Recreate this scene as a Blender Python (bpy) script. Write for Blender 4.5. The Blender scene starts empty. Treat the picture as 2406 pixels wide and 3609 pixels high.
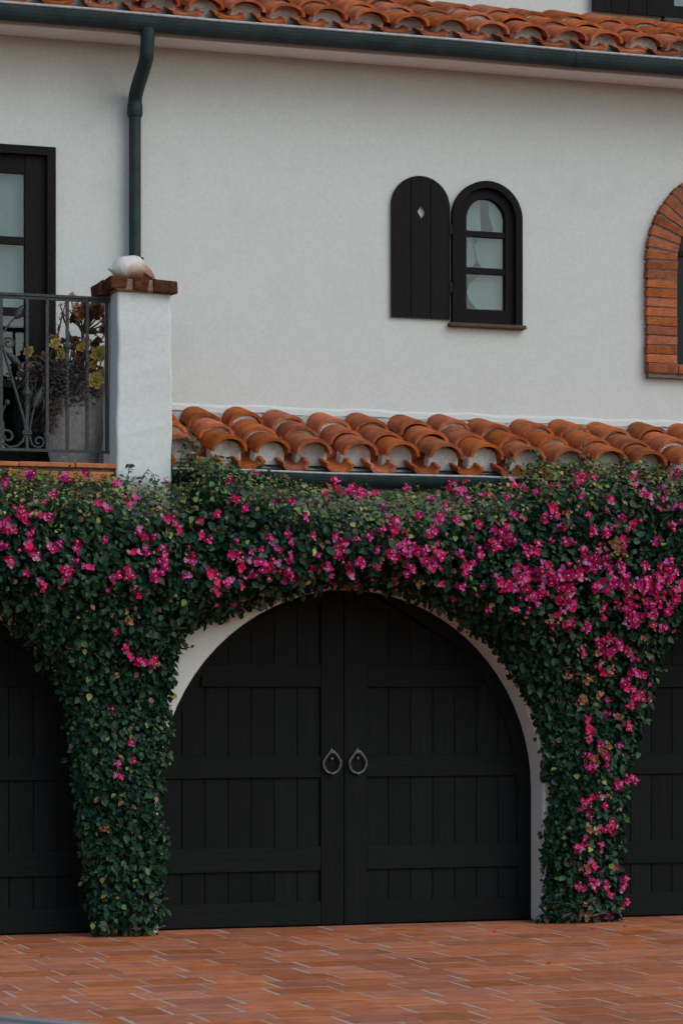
import bpy, bmesh, math, random
import numpy as np
from mathutils import Vector, Matrix
R = math.radians
random.seed(7); rng = np.random.default_rng(7)
S = bpy.context.scene
COL = S.collection

# ------------------------------------------------------------------ camera
F = 9700.0; PHI = R(19.16); HZ = 2448.0; EYE = 1.7          # focal length and horizon in photo pixels, eye height in metres
AX = (math.sin(PHI), math.cos(PHI)); RT = (math.cos(PHI), -math.sin(PHI))
_d0 = EYE * F / (3262 - HZ); _u0 = 10 * _d0 / F
CX = -_d0 * AX[0] - _u0 * RT[0]; CY = .25 - _d0 * AX[1] - _u0 * RT[1]
cam = bpy.data.cameras.new('camera'); camo = bpy.data.objects.new('camera', cam); COL.objects.link(camo)
camo.location = (CX, CY, EYE); camo.rotation_euler = (R(90), 0, -PHI)
cam.sensor_fit = 'VERTICAL'; cam.sensor_height = 36; cam.lens = F / 3609 * 36
cam.shift_y = (HZ - 1804.5) / 3609; cam.clip_start = .1; cam.clip_end = 900
cam.dof.use_dof = True; cam.dof.focus_distance = 20.3; cam.dof.aperture_fstop = 6.3
S.camera = camo

# ------------------------------------------------------------------ sky, sun, exposure
SUN_DIR = Vector((.50, -.72, .76)).normalized()              # towards the bright part of the overcast sky
W = bpy.data.worlds.new('World'); S.world = W; W.use_nodes = True
nt = W.node_tree; nt.nodes.clear()
sky = nt.nodes.new('ShaderNodeTexSky'); sky.sky_type = 'NISHITA'; sky.sun_disc = False
sky.sun_elevation = math.asin(SUN_DIR.z); sky.sun_rotation = math.atan2(SUN_DIR.x, SUN_DIR.y)
sky.air_density = 1.2; sky.dust_density = 1.2; sky.ozone_density = 1.0
hs = nt.nodes.new('ShaderNodeHueSaturation'); hs.inputs['Saturation'].default_value = .95
bg = nt.nodes.new('ShaderNodeBackground'); bg.inputs['Strength'].default_value = .125
wo = nt.nodes.new('ShaderNodeOutputWorld')
nt.links.new(sky.outputs[0], hs.inputs['Color']); nt.links.new(hs.outputs[0], bg.inputs[0]); nt.links.new(bg.outputs[0], wo.inputs[0])
sl = bpy.data.lights.new('sun', 'SUN'); sl.energy = .7; sl.angle = R(45); sl.color = (1, .985, .965)
so = bpy.data.objects.new('sun', sl); COL.objects.link(so); so.location = (6, -8, 14)
so.rotation_euler = SUN_DIR.to_track_quat('Z', 'Y').to_euler()
S.view_settings.view_transform = 'Standard'; S.view_settings.look = 'None'
S.view_settings.gamma = 1; S.view_settings.use_curve_mapping = False
S.view_settings.exposure = 0.34

# ------------------------------------------------------------------ pixel -> place
def P(px, py, Y):
    """photo pixel to the point of the plane Y=const that it shows"""
    k = (px - 1203) / F
    dx = AX[0] + k * RT[0]; dy = AX[1] + k * RT[1]
    t = (Y - CY) / dy
    return Vector((CX + t * dx, Y, EYE - (py - HZ) / F * t))
def G(px, py, Z=0.0):
    k = (px - 1203) / F; t = (Z - EYE) * F / (HZ - py)
    return Vector((CX + t * (AX[0] + k * RT[0]), CY + t * (AX[1] + k * RT[1]), Z))

# ------------------------------------------------------------------ materials
def node_mat(name):
    m = bpy.data.materials.new(name); m.use_nodes = True
    n = m.node_tree.nodes; b = n['Principled BSDF']
    return m, n, m.node_tree.links, b
def pmat(name, c1, c2=None, scale=6, rough=.7, bump=.0, bscale=40, vary=0.0, spec=.3, stretch=(1, 1, 1), metal=0.0,
         c3=None, c3scale=2.0, c3lo=.55, c3hi=.75, detail=5, hue=0.0, bdist=.01):
    m, n, l, b = node_mat(name)
    c2 = c2 or c1
    tc = n.new('ShaderNodeTexCoord'); oi = n.new('ShaderNodeObjectInfo')
    mp = n.new('ShaderNodeMapping'); mp.inputs['Scale'].default_value = stretch
    off = n.new('ShaderNodeVectorMath'); off.operation = 'MULTIPLY_ADD'
    comb = n.new('ShaderNodeCombineXYZ')
    for i in range(3): l.new(oi.outputs['Random'], comb.inputs[i])
    off.inputs[1].default_value = (37, 91, 53)
    l.new(comb.outputs[0], off.inputs[0]); l.new(tc.outputs['Object'], off.inputs[2])
    l.new(off.outputs[0], mp.inputs[0])
    no = n.new('ShaderNodeTexNoise'); no.inputs['Scale'].default_value = scale; no.inputs['Detail'].default_value = detail; no.inputs['Roughness'].default_value = .65
    l.new(mp.outputs[0], no.inputs['Vector'])
    rp = n.new('ShaderNodeValToRGB'); rp.color_ramp.elements[0].position = .33; rp.color_ramp.elements[1].position = .68
    rp.color_ramp.elements[0].color = (*c1, 1); rp.color_ramp.elements[1].color = (*c2, 1)
    l.new(no.outputs['Fac'], rp.inputs[0]); col = rp.outputs[0]
    if c3:
        n3 = n.new('ShaderNodeTexNoise'); n3.inputs['Scale'].default_value = c3scale; n3.inputs['Detail'].default_value = 8; n3.inputs['Roughness'].default_value = .7
        l.new(mp.outputs[0], n3.inputs['Vector'])
        mr = n.new('ShaderNodeMapRange'); mr.inputs[1].default_value = c3lo; mr.inputs[2].default_value = c3hi
        l.new(n3.outputs['Fac'], mr.inputs[0])
        mx = n.new('ShaderNodeMix'); mx.data_type = 'RGBA'
        l.new(mr.outputs[0], mx.inputs['Factor']); l.new(col, mx.inputs['A']); mx.inputs['B'].default_value = (*c3, 1); col = mx.outputs['Result']
    if vary:
        hv = n.new('ShaderNodeHueSaturation')
        mr = n.new('ShaderNodeMapRange'); mr.inputs[3].default_value = 1 - vary; mr.inputs[4].default_value = 1 + vary
        l.new(oi.outputs['Random'], mr.inputs[0]); l.new(mr.outputs[0], hv.inputs['Value']); l.new(col, hv.inputs['Color'])
        if hue:
            wn = n.new('ShaderNodeTexWhiteNoise'); wn.noise_dimensions = '1D'; l.new(oi.outputs['Random'], wn.inputs['W'])
            m2 = n.new('ShaderNodeMapRange'); m2.inputs[3].default_value = .5 - hue; m2.inputs[4].default_value = .5 + hue
            l.new(wn.outputs['Value'], m2.inputs[0]); l.new(m2.outputs[0], hv.inputs['Hue'])
            m4 = n.new('ShaderNodeMapRange'); m4.inputs[3].default_value = .93; m4.inputs[4].default_value = 1.05
            l.new(wn.outputs['Value'], m4.inputs[0]); l.new(m4.outputs[0], hv.inputs['Saturation'])
        col = hv.outputs[0]
    l.new(col, b.inputs['Base Color'])
    b.inputs['Roughness'].default_value = rough; b.inputs['Specular IOR Level'].default_value = spec; b.inputs['Metallic'].default_value = metal
    if bump:
        nb = n.new('ShaderNodeTexNoise'); nb.inputs['Scale'].default_value = bscale; nb.inputs['Detail'].default_value = 6
        l.new(mp.outputs[0], nb.inputs['Vector'])
        bp = n.new('ShaderNodeBump'); bp.inputs['Strength'].default_value = bump; bp.inputs['Distance'].default_value = bdist
        l.new(nb.outputs['Fac'], bp.inputs['Height']); l.new(bp.outputs[0], b.inputs['Normal'])
    return m
M = {}
M['stucco'] = pmat('stucco', (.56, .592, .562), (.64, .668, .634), 55, .9, .2, 120, spec=.1, c3=(.52, .53, .505), c3scale=2.0, c3lo=.52, c3hi=.95, bdist=.004)
M['stucco_pier'] = pmat('stucco_pier', (.585, .62, .60), (.675, .71, .69), 40, .9, .25, 60, spec=.15, c3=(.50, .50, .475), c3scale=4, c3lo=.62, c3hi=.95, bdist=.005)
M['soffit'] = pmat('soffit_lightened', (.78, .77, .75), (.82, .81, .79), 2, .9, .1, 60, spec=.1)  # whiter than the walls, colour lifted to offset the shade under the eave
M['mortar'] = pmat('mortar', (.50, .49, .465), (.70, .69, .66), 12, .95, 1, 60, vary=.18, spec=.1, c3=(.18, .17, .16), c3scale=9, c3lo=.52, c3hi=.82)
M['cap_mortar'] = pmat('cap_mortar', (.22, .14, .10), (.33, .22, .16), 25, .95, 1, 60, spec=.1)
M['grout'] = pmat('grout', (.38, .31, .25), (.50, .42, .35), 9, .95, .6, 80, spec=.1, c3=(.36, .2, .12), c3scale=1.3, c3lo=.55, c3hi=.7)
M['tile'] = pmat('roof_tile', (.38, .095, .032), (.56, .165, .058), 9, .85, .6, 70, vary=.28, hue=.002, spec=.1, c3=(.10, .045, .03), c3scale=7, c3lo=.47, c3hi=.80)
M['paver'] = pmat('terracotta_paver', (.37, .115, .050), (.53, .180, .080), 7, .8, .35, 60, vary=.22, hue=.002, spec=.1, c3=(.46, .25, .16), c3scale=4.0, c3lo=.52, c3hi=.85)
M['brick'] = pmat('brick', (.30, .085, .035), (.46, .145, .06), 16, .88, .9, 90, vary=.25, hue=.002, spec=.1, c3=(.10, .05, .035), c3scale=11, c3lo=.52, c3hi=.8)
M['cap_brick'] = pmat('cap_brick', (.05, .022, .013), (.17, .06, .03), 22, .9, 1, 80, vary=.25, spec=.12)
M['ledge_brick'] = pmat('ledge_brick', (.38, .125, .045), (.55, .20, .08), 14, .85, .5, 80, vary=.12, spec=.15, c3=(.2, .1, .06), c3scale=10, c3lo=.55, c3hi=.8)
M['joint'] = pmat('dark_joint', (.11, .095, .08), (.22, .185, .155), 30, .95, .8, 90, spec=.1)
M['gutter'] = pmat('gutter_metal', (.012, .027, .028), (.026, .046, .047), 9, .55, .2, 30, spec=.25, c3=(.055, .08, .08), c3scale=14, c3lo=.6, c3hi=.9)
M['gutter_lip'] = pmat('gutter_lip', (.26, .28, .28), (.46, .48, .48), 25, .45, .1, 40, spec=.5)
M['wood'] = pmat('dark_wood', (.0042, .0062, .0064), (.0075, .0092, .0092), 14, .7, .35, 40, vary=.25, spec=.12, stretch=(5, 5, .35), c3=(.019, .017, .0155), c3scale=6, c3lo=.54, c3hi=.85)
M['wood_rail'] = pmat('dark_wood_rail', (.0042, .0062, .0064), (.0075, .0092, .0092), 14, .7, .35, 40, vary=.2, spec=.12, stretch=(.35, 5, 5), c3=(.019, .017, .0155), c3scale=6, c3lo=.54, c3hi=.85)
M['shutter'] = pmat('shutter_wood', (.0075, .0085, .0085), (.0155, .0125, .0105), 14, .75, .4, 40, vary=.15, spec=.12, stretch=(5, 5, .35))
M['sillwood'] = pmat('weathered_sill', (.05, .036, .026), (.13, .09, .065), 40, .8, .6, 60, spec=.2, stretch=(.4, 2, 2))
M['iron'] = pmat('wrought_iron', (.016, .023, .023), (.055, .066, .064), 45, .6, .5, 90, spec=.4)
M['handle'] = pmat('iron_handle', (.09, .095, .095), (.17, .175, .175), 40, .55, .4, 90, spec=.5, metal=.4)
M['pot'] = pmat('stone_pot', (.27, .255, .235), (.43, .41, .38), 22, .9, .8, 60, spec=.15, c3=(.30, .2, .14), c3scale=4, c3lo=.55, c3hi=.8)
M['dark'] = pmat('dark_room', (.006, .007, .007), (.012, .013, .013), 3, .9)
M['curtain_reflection'] = pmat('curtain_reflection_grey', (.15, .19, .187), (.235, .285, .28), 2.2, .95, .1, 20, spec=.1)  # for the blinds and for added sheets that imitate pane reflections
M['stem'] = pmat('vine_stem', (.07, .05, .035), (.16, .12, .085), 30, .9, .7, 60, spec=.15)
M['white'] = pmat('white_cord', (.7, .7, .68), (.8, .8, .78), 20, .7)
M['asphalt'] = pmat('asphalt', (.045, .045, .046), (.075, .073, .07), 60, .9, .5, 200, spec=.2)
M['paint'] = pmat('car_paint', (.42, .44, .45), (.46, .48, .49), 3, .28, spec=.6, metal=.55)
M['rubber'] = pmat('rubber', (.015, .015, .015), (.03, .03, .03), 20, .85)
M['rim'] = pmat('alloy', (.35, .36, .37), (.45, .45, .46), 20, .3, metal=.9)
M['lamp'] = pmat('lamp_glass', (.5, .52, .54), (.6, .62, .64), 12, .1, spec=.8)
M['redlamp'] = pmat('red_lamp', (.25, .01, .01), (.35, .015, .015), 12, .15, spec=.8)
M['carglass'] = pmat('car_glass', (.012, .015, .016), (.018, .02, .02), 2, .05, spec=.8)
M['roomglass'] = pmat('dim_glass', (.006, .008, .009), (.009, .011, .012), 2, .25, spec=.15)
def glass_mat(name, refl, tint):
    m = bpy.data.materials.new(name); m.use_nodes = True; n = m.node_tree.nodes; l = m.node_tree.links; n.clear()
    o = n.new('ShaderNodeOutputMaterial'); mx = n.new('ShaderNodeMixShader'); t = n.new('ShaderNodeBsdfTransparent'); g = n.new('ShaderNodeBsdfGlossy')
    t.inputs[0].default_value = (*tint, 1); g.inputs['Roughness'].default_value = .03; mx.inputs[0].default_value = refl
    nz = n.new('ShaderNodeTexNoise'); nz.inputs['Scale'].default_value = 3.5; bp = n.new('ShaderNodeBump'); bp.inputs['Strength'].default_value = .1; bp.inputs['Distance'].default_value = .02
    tc = n.new('ShaderNodeTexCoord'); l.new(tc.outputs['Object'], nz.inputs['Vector']); l.new(nz.outputs['Fac'], bp.inputs['Height']); l.new(bp.outputs[0], g.inputs['Normal'])
    l.new(t.outputs[0], mx.inputs[1]); l.new(g.outputs[0], mx.inputs[2]); l.new(mx.outputs[0], o.inputs[0]); return m
M['glass'] = glass_mat('window_glass', .05, (.86, .92, .91))
def leaf_mat(name, rough, trans, spec, attr='col'):
    m, n, l, b = node_mat(name); o = n['Material Output']
    at = n.new('ShaderNodeAttribute'); at.attribute_name = attr
    tcn = n.new('ShaderNodeTexCoord'); nz = n.new('ShaderNodeTexNoise'); nz.inputs['Scale'].default_value = 60
    hv = n.new('ShaderNodeHueSaturation'); mr = n.new('ShaderNodeMapRange'); mr.inputs[3].default_value = .7; mr.inputs[4].default_value = 1.3
    l.new(tcn.outputs['Object'], nz.inputs['Vector']); l.new(nz.outputs['Fac'], mr.inputs[0]); l.new(mr.outputs[0], hv.inputs['Value']); l.new(at.outputs['Color'], hv.inputs['Color'])
    l.new(hv.outputs[0], b.inputs['Base Color']); b.inputs['Roughness'].default_value = rough; b.inputs['Specular IOR Level'].default_value = spec
    tr = n.new('ShaderNodeBsdfTranslucent'); mx = n.new('ShaderNodeMixShader'); mx.inputs[0].default_value = trans
    l.new(hv.outputs[0], tr.inputs[0]); l.new(b.outputs[0], mx.inputs[1]); l.new(tr.outputs[0], mx.inputs[2]); l.new(mx.outputs[0], o.inputs[0]); return m
M['leaf'] = leaf_mat('leaf', .45, .08, .28)
M['bract'] = leaf_mat('bract', .7, .3, .15)
M['succ'] = leaf_mat('succulent_leaf', .5, .1, .4)

# ------------------------------------------------------------------ helpers
class MB:
    def __init__(s): s.v = []; s.f = []; s.smooth = []; s.c = []
    def add(s, v, f, smooth=False, c=None):
        o = len(s.v); s.v += [tuple(p) for p in v]; s.f += [tuple(i + o for i in q) for q in f]; s.smooth += [smooth] * len(f)
        s.c += [c or (1, 1, 1)] * len(v); return s
    def box(s, x0, x1, y0, y1, z0, z1):
        v = [(x, y, z) for z in (z0, z1) for y in (y0, y1) for x in (x0, x1)]
        return s.add(v, [(0, 2, 3, 1), (4, 5, 7, 6), (0, 1, 5, 4), (2, 6, 7, 3), (0, 4, 6, 2), (1, 3, 7, 5)])
    def prism(s, pts, y0, y1, smooth=False):
        """outline of (x,z) points, extruded from y0 to y1"""
        n = len(pts); v = [(x, y0, z) for x, z in pts] + [(x, y1, z) for x, z in pts]
        a = sum(pts[i][0] * pts[(i + 1) % n][1] - pts[(i + 1) % n][0] * pts[i][1] for i in range(n))
        fr = tuple(range(n)); bk = tuple(range(2 * n - 1, n - 1, -1)); sd = [((i + 1) % n, i, i + n, (i + 1) % n + n) for i in range(n)]
        if a < 0: fr = fr[::-1]; bk = bk[::-1]; sd = [q[::-1] for q in sd]
        return s.add(v, [fr, bk] + sd)
    def tube(s, path, r, n=8, cap=True, c=None):
        path = [Vector(p) for p in path]; m = len(path)
        rs = r if isinstance(r, (list, tuple)) else [r] * m
        up = Vector((0, 0, 1)); v = []; prev = None
        for i, p in enumerate(path):
            t = (path[min(i + 1, m - 1)] - path[max(i - 1, 0)])
            t = t.normalized() if t.length > 1e-9 else Vector((0, 0, 1))
            if prev is None:
                a = t.cross(Vector((0, 1, 0)) if abs(t.y) < .9 else Vector((1, 0, 0))).normalized()
            else:
                a = (prev - t * prev.dot(t)); a = a.normalized() if a.length > 1e-6 else t.orthogonal().normalized()
            prev = a; b = t.cross(a)
            for k in range(n):
                th = 2 * math.pi * k / n; v.append(p + (a * math.cos(th) + b * math.sin(th)) * rs[i])
        f = [(i * n + k, i * n + (k + 1) % n, (i + 1) * n + (k + 1) % n, (i + 1) * n + k) for i in range(m - 1) for k in range(n)]
        s.add(v, f, True, c)
        if cap: s.f += []; s.add(v[:n], [tuple(range(n - 1, -1, -1))], False, c); s.add(v[-n:], [tuple(range(n))], False, c)
        return s
    def lathe(s, prof, cx, cy, z0=0, n=24, c=None, cap=True):
        v = [(cx + r * math.cos(2 * math.pi * k / n), cy + r * math.sin(2 * math.pi * k / n), z0 + z) for r, z in prof for k in range(n)]
        f = [(i * n + k, i * n + (k + 1) % n, (i + 1) * n + (k + 1) % n, (i + 1) * n + k) for i in range(len(prof) - 1) for k in range(n)]
        s.add(v, f, True, c)
        if cap: s.add(v[:n], [tuple(range(n - 1, -1, -1))]); s.add(v[-n:], [tuple(range(n))])
        return s
    def ball(s, p, r, n=8, c=None):
        p = Vector(p); rx = r if isinstance(r, (tuple, list)) else (r, r, r)
        v = []; m = max(4, n // 2 + 1)
        for i in range(m + 1):
            th = math.pi * i / m
            for k in range(n):
                ph = 2 * math.pi * k / n; v.append((p.x + rx[0] * math.sin(th) * math.cos(ph), p.y + rx[1] * math.sin(th) * math.sin(ph), p.z + rx[2] * math.cos(th)))
        return s.add(v, [(i * n + k, (i + 1) * n + k, (i + 1) * n + (k + 1) % n, i * n + (k + 1) % n) for i in range(m) for k in range(n)], True, c)
    def mesh(s, name, mat, col=False, bevel=0, seg=1):
        me = bpy.data.meshes.new(name); me.from_pydata(s.v, [], s.f); me.materials.append(M[mat])
        me.polygons.foreach_set('use_smooth', s.smooth)
        if col:
            at = me.color_attributes.new('col', 'FLOAT_COLOR', 'POINT')
            at.data.foreach_set('color', np.c_[np.array(s.c, dtype=np.float32), np.ones(len(s.c), np.float32)].ravel())
        me.validate(); me.update()
        if bevel:
            bm = bmesh.new(); bm.from_mesh(me)
            bmesh.ops.remove_doubles(bm, verts=bm.verts, dist=1e-5)
            bmesh.ops.bevel(bm, geom=[e for e in bm.edges if e.is_manifold and e.calc_face_angle(0) > .4], offset=bevel, segments=seg, profile=.6, affect='EDGES', clamp_overlap=True)
            bm.to_mesh(me); bm.free()
        return me
    def build(s, name, mat, parent=None, col=False, bevel=0, seg=1):
        return link(name, s.mesh(name, mat, col, bevel, seg), parent)
WL = {}
def link(name, me, parent=None, loc=(0, 0, 0), rot=(0, 0, 0), sc=1):
    """loc is a world position; every parent here is unrotated"""
    o = bpy.data.objects.new(name, me); COL.objects.link(o)
    loc = Vector(loc)
    if parent is not None:
        o.parent = parent; pl = WL.get(parent.name, Vector((0, 0, 0)))
        o.location = loc - pl
    else: o.location = loc
    WL[o.name] = loc
    o.rotation_euler = rot
    o.scale = sc if isinstance(sc, (tuple, list)) else (sc, sc, sc)
    return o
def tag(o, label, cat, group=None, kind=None):
    if label: o['label'] = label
    if cat: o['category'] = cat
    if group: o['group'] = group
    if kind: o['kind'] = kind
    return o
def thing(name, label, cat, loc=(0, 0, 0), group=None):
    return tag(link(name, None, None, loc), label, cat, group)
def shift(mb, d):
    mb.v = [(x - d[0], y - d[1], z - d[2]) for x, y, z in mb.v]; return mb
def part(mb, name, mat, parent, loc=None, **k):
    """world-coordinate mesh put under a parent, its origin at loc (or the parent's)"""
    loc = Vector(loc) if loc is not None else WL[parent.name]
    shift(mb, loc); return link(name, mb.mesh(name, mat, **k), parent, loc)
def plate(loops, y0, y1):
    """sheet with holes in the XZ plane, given thickness"""
    bm = bmesh.new(); edges = []; lp = []
    for lo in loops:
        vs = [bm.verts.new((x, y0, z)) for x, z in lo]; lp.append(vs)
        edges += [bm.edges.new((vs[i], vs[(i + 1) % len(vs)])) for i in range(len(vs))]
    r = bmesh.ops.triangle_fill(bm, use_beauty=True, edges=edges, normal=(0, -1, 0))
    faces = [f for f in r['geom'] if isinstance(f, bmesh.types.BMFace)]
    g = bmesh.ops.extrude_face_region(bm, geom=faces)
    bmesh.ops.translate(bm, verts=[v for v in g['geom'] if isinstance(v, bmesh.types.BMVert)], vec=(0, y1 - y0, 0))
    bmesh.ops.recalc_face_normals(bm, faces=bm.faces)
    mb = MB(); bm.verts.index_update()
    mb.add([v.co[:] for v in bm.verts], [tuple(v.index for v in f.verts) for f in bm.faces]); bm.free(); return mb
def arch(cx, r, zs, z0, n=24):
    """arched opening outline, from bottom left up and over to bottom right"""
    return [(cx - r, z0)] + [(cx - r * math.cos(math.pi * i / n), zs + r * math.sin(math.pi * i / n)) for i in range(n + 1)] + [(cx + r, z0)]

# ================================================================== GROUND
g = MB().add([(-300, -300, -.02), (300, -300, -.02), (300, 300, -.02), (-300, 300, -.02)], [(0, 1, 2, 3)]).build('ground', 'asphalt'); tag(g, 'grey asphalt ground around the house', 'ground', kind='structure')
PX, PY, PJ = .39, .36, .017
pat = MB().box(-11, 9, -17.2, .27, -.015, -.0014).build('patio', 'grout'); tag(pat, 'terracotta paved forecourt with pale joints', 'forecourt', kind='structure')
pv = []
for i in range(5):
    mb = MB(); w, d = PX - PJ, PY - PJ * .8; jx = [random.uniform(-.006, .006) for _ in range(8)]
    c = [(-w / 2 + jx[0], -d / 2 + jx[1]), (w / 2 + jx[2], -d / 2 + jx[3]), (w / 2 + jx[4], d / 2 + jx[5]), (-w / 2 + jx[6], d / 2 + jx[7])]
    mb.add([(x, y, -.012) for x, y in c] + [(x, y, -.0018) for x, y in c] + [(x * .96, y * .96, .0) for x, y in c],
           [(0, 1, 5, 4), (1, 2, 6, 5), (2, 3, 7, 6), (3, 0, 4, 7), (4, 5, 9, 8), (5, 6, 10, 9), (6, 7, 11, 10), (7, 4, 8, 11), (8, 9, 10, 11)])
    pv.append(mb.mesh('paver', 'paver'))
rest = MB(); npv = 0
for row in range(47):
    y = .272 - row * PY - PY / 2
    for k in range(-27, 23):
        x = k * PX + (row % 2) * PX * .5 + [0, .07, -.05, .03, -.08][row % 5]
        d = (x - CX) * AX[0] + (y - CY) * AX[1]; u = (x - CX) * RT[0] + (y - CY) * RT[1]
        px = 1203 + F * u / d; py = HZ + F * EYE / d
        z = random.uniform(.0, .0012)
        if -140 < px < 2546 and py < 3640:
            link('paver', random.choice(pv), pat, (x + random.uniform(-.008, .008), y + random.uniform(-.006, .006), z), (random.uniform(-.002, .002), random.uniform(-.002, .002), random.uniform(-.012, .012))); npv += 1
        else:
            w, dd = (PX - PJ) / 2, (PY - PJ) / 2; rest.box(x - w, x + w, y - dd, y + dd, -.012, 0)
o = rest.build('paver_field', 'paver', pat); o['kind'] = 'stuff'

# ================================================================== VILLA
villa = thing('villa', 'white stucco villa with terracotta tile roofs, dark arched garage doors and small shuttered window', 'house')
ARC_R, SPR, PER = 1.48, .99, 3.38
WX = 5.6
# garage storey wall with three arched openings
out = [(-WX, 0)]
for c in (-PER, 0, PER): out += arch(c, ARC_R, SPR, 0, 36)
out += [(WX, 0), (WX, 3.30), (-WX, 3.30)]
gw = MB().prism(out, 0, .25).build('garage_wall', 'stucco', villa)
bv = gw.modifiers.new('soft_edge', 'BEVEL'); bv.width = .022; bv.segments = 3; bv.limit_method = 'ANGLE'; bv.angle_limit = R(60)

# upper wall
WCX, WR, WSP, WB = 1.3825, .29, 5.382, 4.565
BCX, BRO, BRI, BSP, BB = 3.513, .778, .518, 5.13, 4.23
UY = .9
loops = [[(-WX, 3.1), (WX, 3.1), (WX, 6.85), (-WX, 6.85)],
         arch(WCX, WR - .03, WSP, WB + .01), arch(BCX, BRI, BSP, BB + .09),
         [(-3.64, 3.25), (-2.08, 3.25), (-2.08, 5.66), (-3.64, 5.66)]]
plate(loops, UY, UY + .25).build('upper_wall', 'stucco', villa)
MB().box(-WX, WX, 1.6, 1.85, 6.4, 9.2).build('top_wall', 'stucco', villa)
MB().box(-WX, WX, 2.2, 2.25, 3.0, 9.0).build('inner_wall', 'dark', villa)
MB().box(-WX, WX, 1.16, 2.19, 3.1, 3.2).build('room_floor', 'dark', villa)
# soffit under the upper eave
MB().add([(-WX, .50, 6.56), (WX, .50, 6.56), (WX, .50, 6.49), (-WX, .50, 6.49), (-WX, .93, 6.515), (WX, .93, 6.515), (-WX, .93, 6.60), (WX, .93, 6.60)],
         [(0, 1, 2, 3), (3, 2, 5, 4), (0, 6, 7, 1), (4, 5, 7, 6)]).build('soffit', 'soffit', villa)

# ---- barrel tile roofs
def tile_mesh(w0, w1, h0, h1, L, th, flip, n=9, jag=0):
    """tapered barrel tile: wide end at y=0 (w0) narrow at y=L; flip for a pan"""
    mb = MB(); sg = -1 if flip else 1
    def ring(w, h, y, dy=0):
        return [(w * math.cos(math.pi * (1 - i / n)), y + random.uniform(-jag, jag), sg * h * math.sin(math.pi * (i / n)) ** .9) for i in range(n + 1)]
    def strip(a, b, sm):
        k = len(a); mb.add(a + b, [((i, i + 1, k + i + 1, k + i) if not flip else (i + 1, i, k + i, k + i + 1)) for i in range(k - 1)], sm)
    o0, o1 = ring(w0, h0, 0), ring(w1, h1, L); i0, i1 = ring(w0 - th, h0 - th, 0), ring(w1 - th, h1 - th, L)
    i0 = [(p[0], q[1], p[2]) for p, q in zip(i0, o0)]; i1 = [(p[0], q[1], p[2]) for p, q in zip(i1, o1)]
    strip(o0, o1, True); strip(i1, i0, True); strip(i0, o0, False); strip(o1, i1, False)
    mb.add([o0[0], i0[0], i1[0], o1[0]], [(0, 1, 2, 3)]); mb.add([o0[-1], i0[-1], i1[-1], o1[-1]], [(3, 2, 1, 0)])
    return mb.mesh('roof_tile', 'tile')
covers = [tile_mesh(.136, .108, .112, .092, .47, .024, False, jag=.004) for _ in range(4)]
pans = [tile_mesh(.104, .136, .078, .084, .47, .026, True, jag=.004) for _ in range(3)]
def plug_mesh(w, h, d, seed):
    rr = random.Random(seed); n = 9; pts = [(w * math.cos(math.pi * (1 - i / n)) * rr.uniform(.94, 1.0), h * math.sin(math.pi * i / n) * rr.uniform(.9, 1.0)) for i in range(n + 1)]
    pts = [(-w * .98, -.085)] + pts + [(w * .98, -.085)]
    return MB().prism(pts, 0, d).mesh('mortar', 'mortar', bevel=.006)
plugs = [plug_mesh(.118, .09, .1, i) for i in range(5)]
flat_covers = [tile_mesh(.138, .110, .088, .078, .47, .022, False, jag=.004) for _ in range(4)]
flat_pans = [tile_mesh(.124, .138, .050, .062, .47, .024, True, jag=.004) for _ in range(3)]
def roof(name, x0, n, sp, ye, ze, slope, courses, expo, flat):
    cvs, pns = (flat_covers, flat_pans) if flat else (covers, pans); ph = .8 if flat else 1
    th = math.atan(slope); c, s = math.cos(th), math.sin(th)
    def at(a, h): return (ye + a * c - h * s, ze + a * s + h * c)      # along the slope, above it
    L = courses * expo + .1; x1 = x0 + n * sp
    p = [at(.03, -.10), at(L, -.10), at(L, -.16), at(.03, -.16)]
    deck = MB().add([(x, y, z) for x in (x0 - .25, x1 - .05) for y, z in p], [(0, 1, 2, 3), (7, 6, 5, 4), (0, 4, 5, 1), (1, 5, 6, 2), (2, 6, 7, 3), (3, 7, 4, 0)]).build(name, 'mortar', villa)
    for i in range(n):
        x = x0 + i * sp; jx = random.uniform(-.012, .012)
        for k in range(courses):
            a = k * expo
            y, z = at(a - (.085 if k == 0 else .06) + random.uniform(-.02, .02), .012 if flat else -.012)
            if not (x - sp / 2 < x0 - .2): link('roof_tile', random.choice(pns), deck, (x - sp / 2 + random.uniform(-.008, .008), y, z), (th - R(2.2), random.uniform(-.05, .05), random.uniform(-.02, .02)))
            ja = random.uniform(-.045, .045) if k else random.uniform(-.02, .02)
            y, z = at(a + ja, .030 + random.uniform(-.006, .008))
            link('roof_tile', random.choice(cvs), deck, (x + jx + random.uniform(-.012, .012), y, z), (th - R(5.2) + random.uniform(-.015, .015), random.uniform(-.05, .05), random.uniform(-.035, .035)))
            if k == 0 or random.random() < .8:
                y, z = at(a + ja + (random.uniform(.07, .11) if k == 0 else random.uniform(.012, .04)), .008 if k == 0 else .036 - (.01 if flat else 0))
                link('mortar', random.choice(plugs), deck, (x + jx, y, z), (th * .6, random.uniform(-.04, .04), random.uniform(-.06, .06)), (1, 1, ph * (1 if k else 1.05)))
            if k and random.random() < .3:          # a slipped booster piece under the lip
                y, z = at(a + ja - .03, .0)
                link('roof_tile', random.choice(cvs), deck, (x + jx + random.uniform(-.02, .02), y, z), (th - R(1), random.uniform(-.08, .08), random.uniform(-.05, .05)), (.86, .5, .84))
    return deck
lower = roof('lower_roof', -.655 - 2 * .333, 17, .333, -.05, 3.405, .37, 3, .335, False)
upper = roof('upper_roof', -.02 - 17 * .322, 35, .322, .50, 6.705, .42, 3, .36, True)
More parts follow.
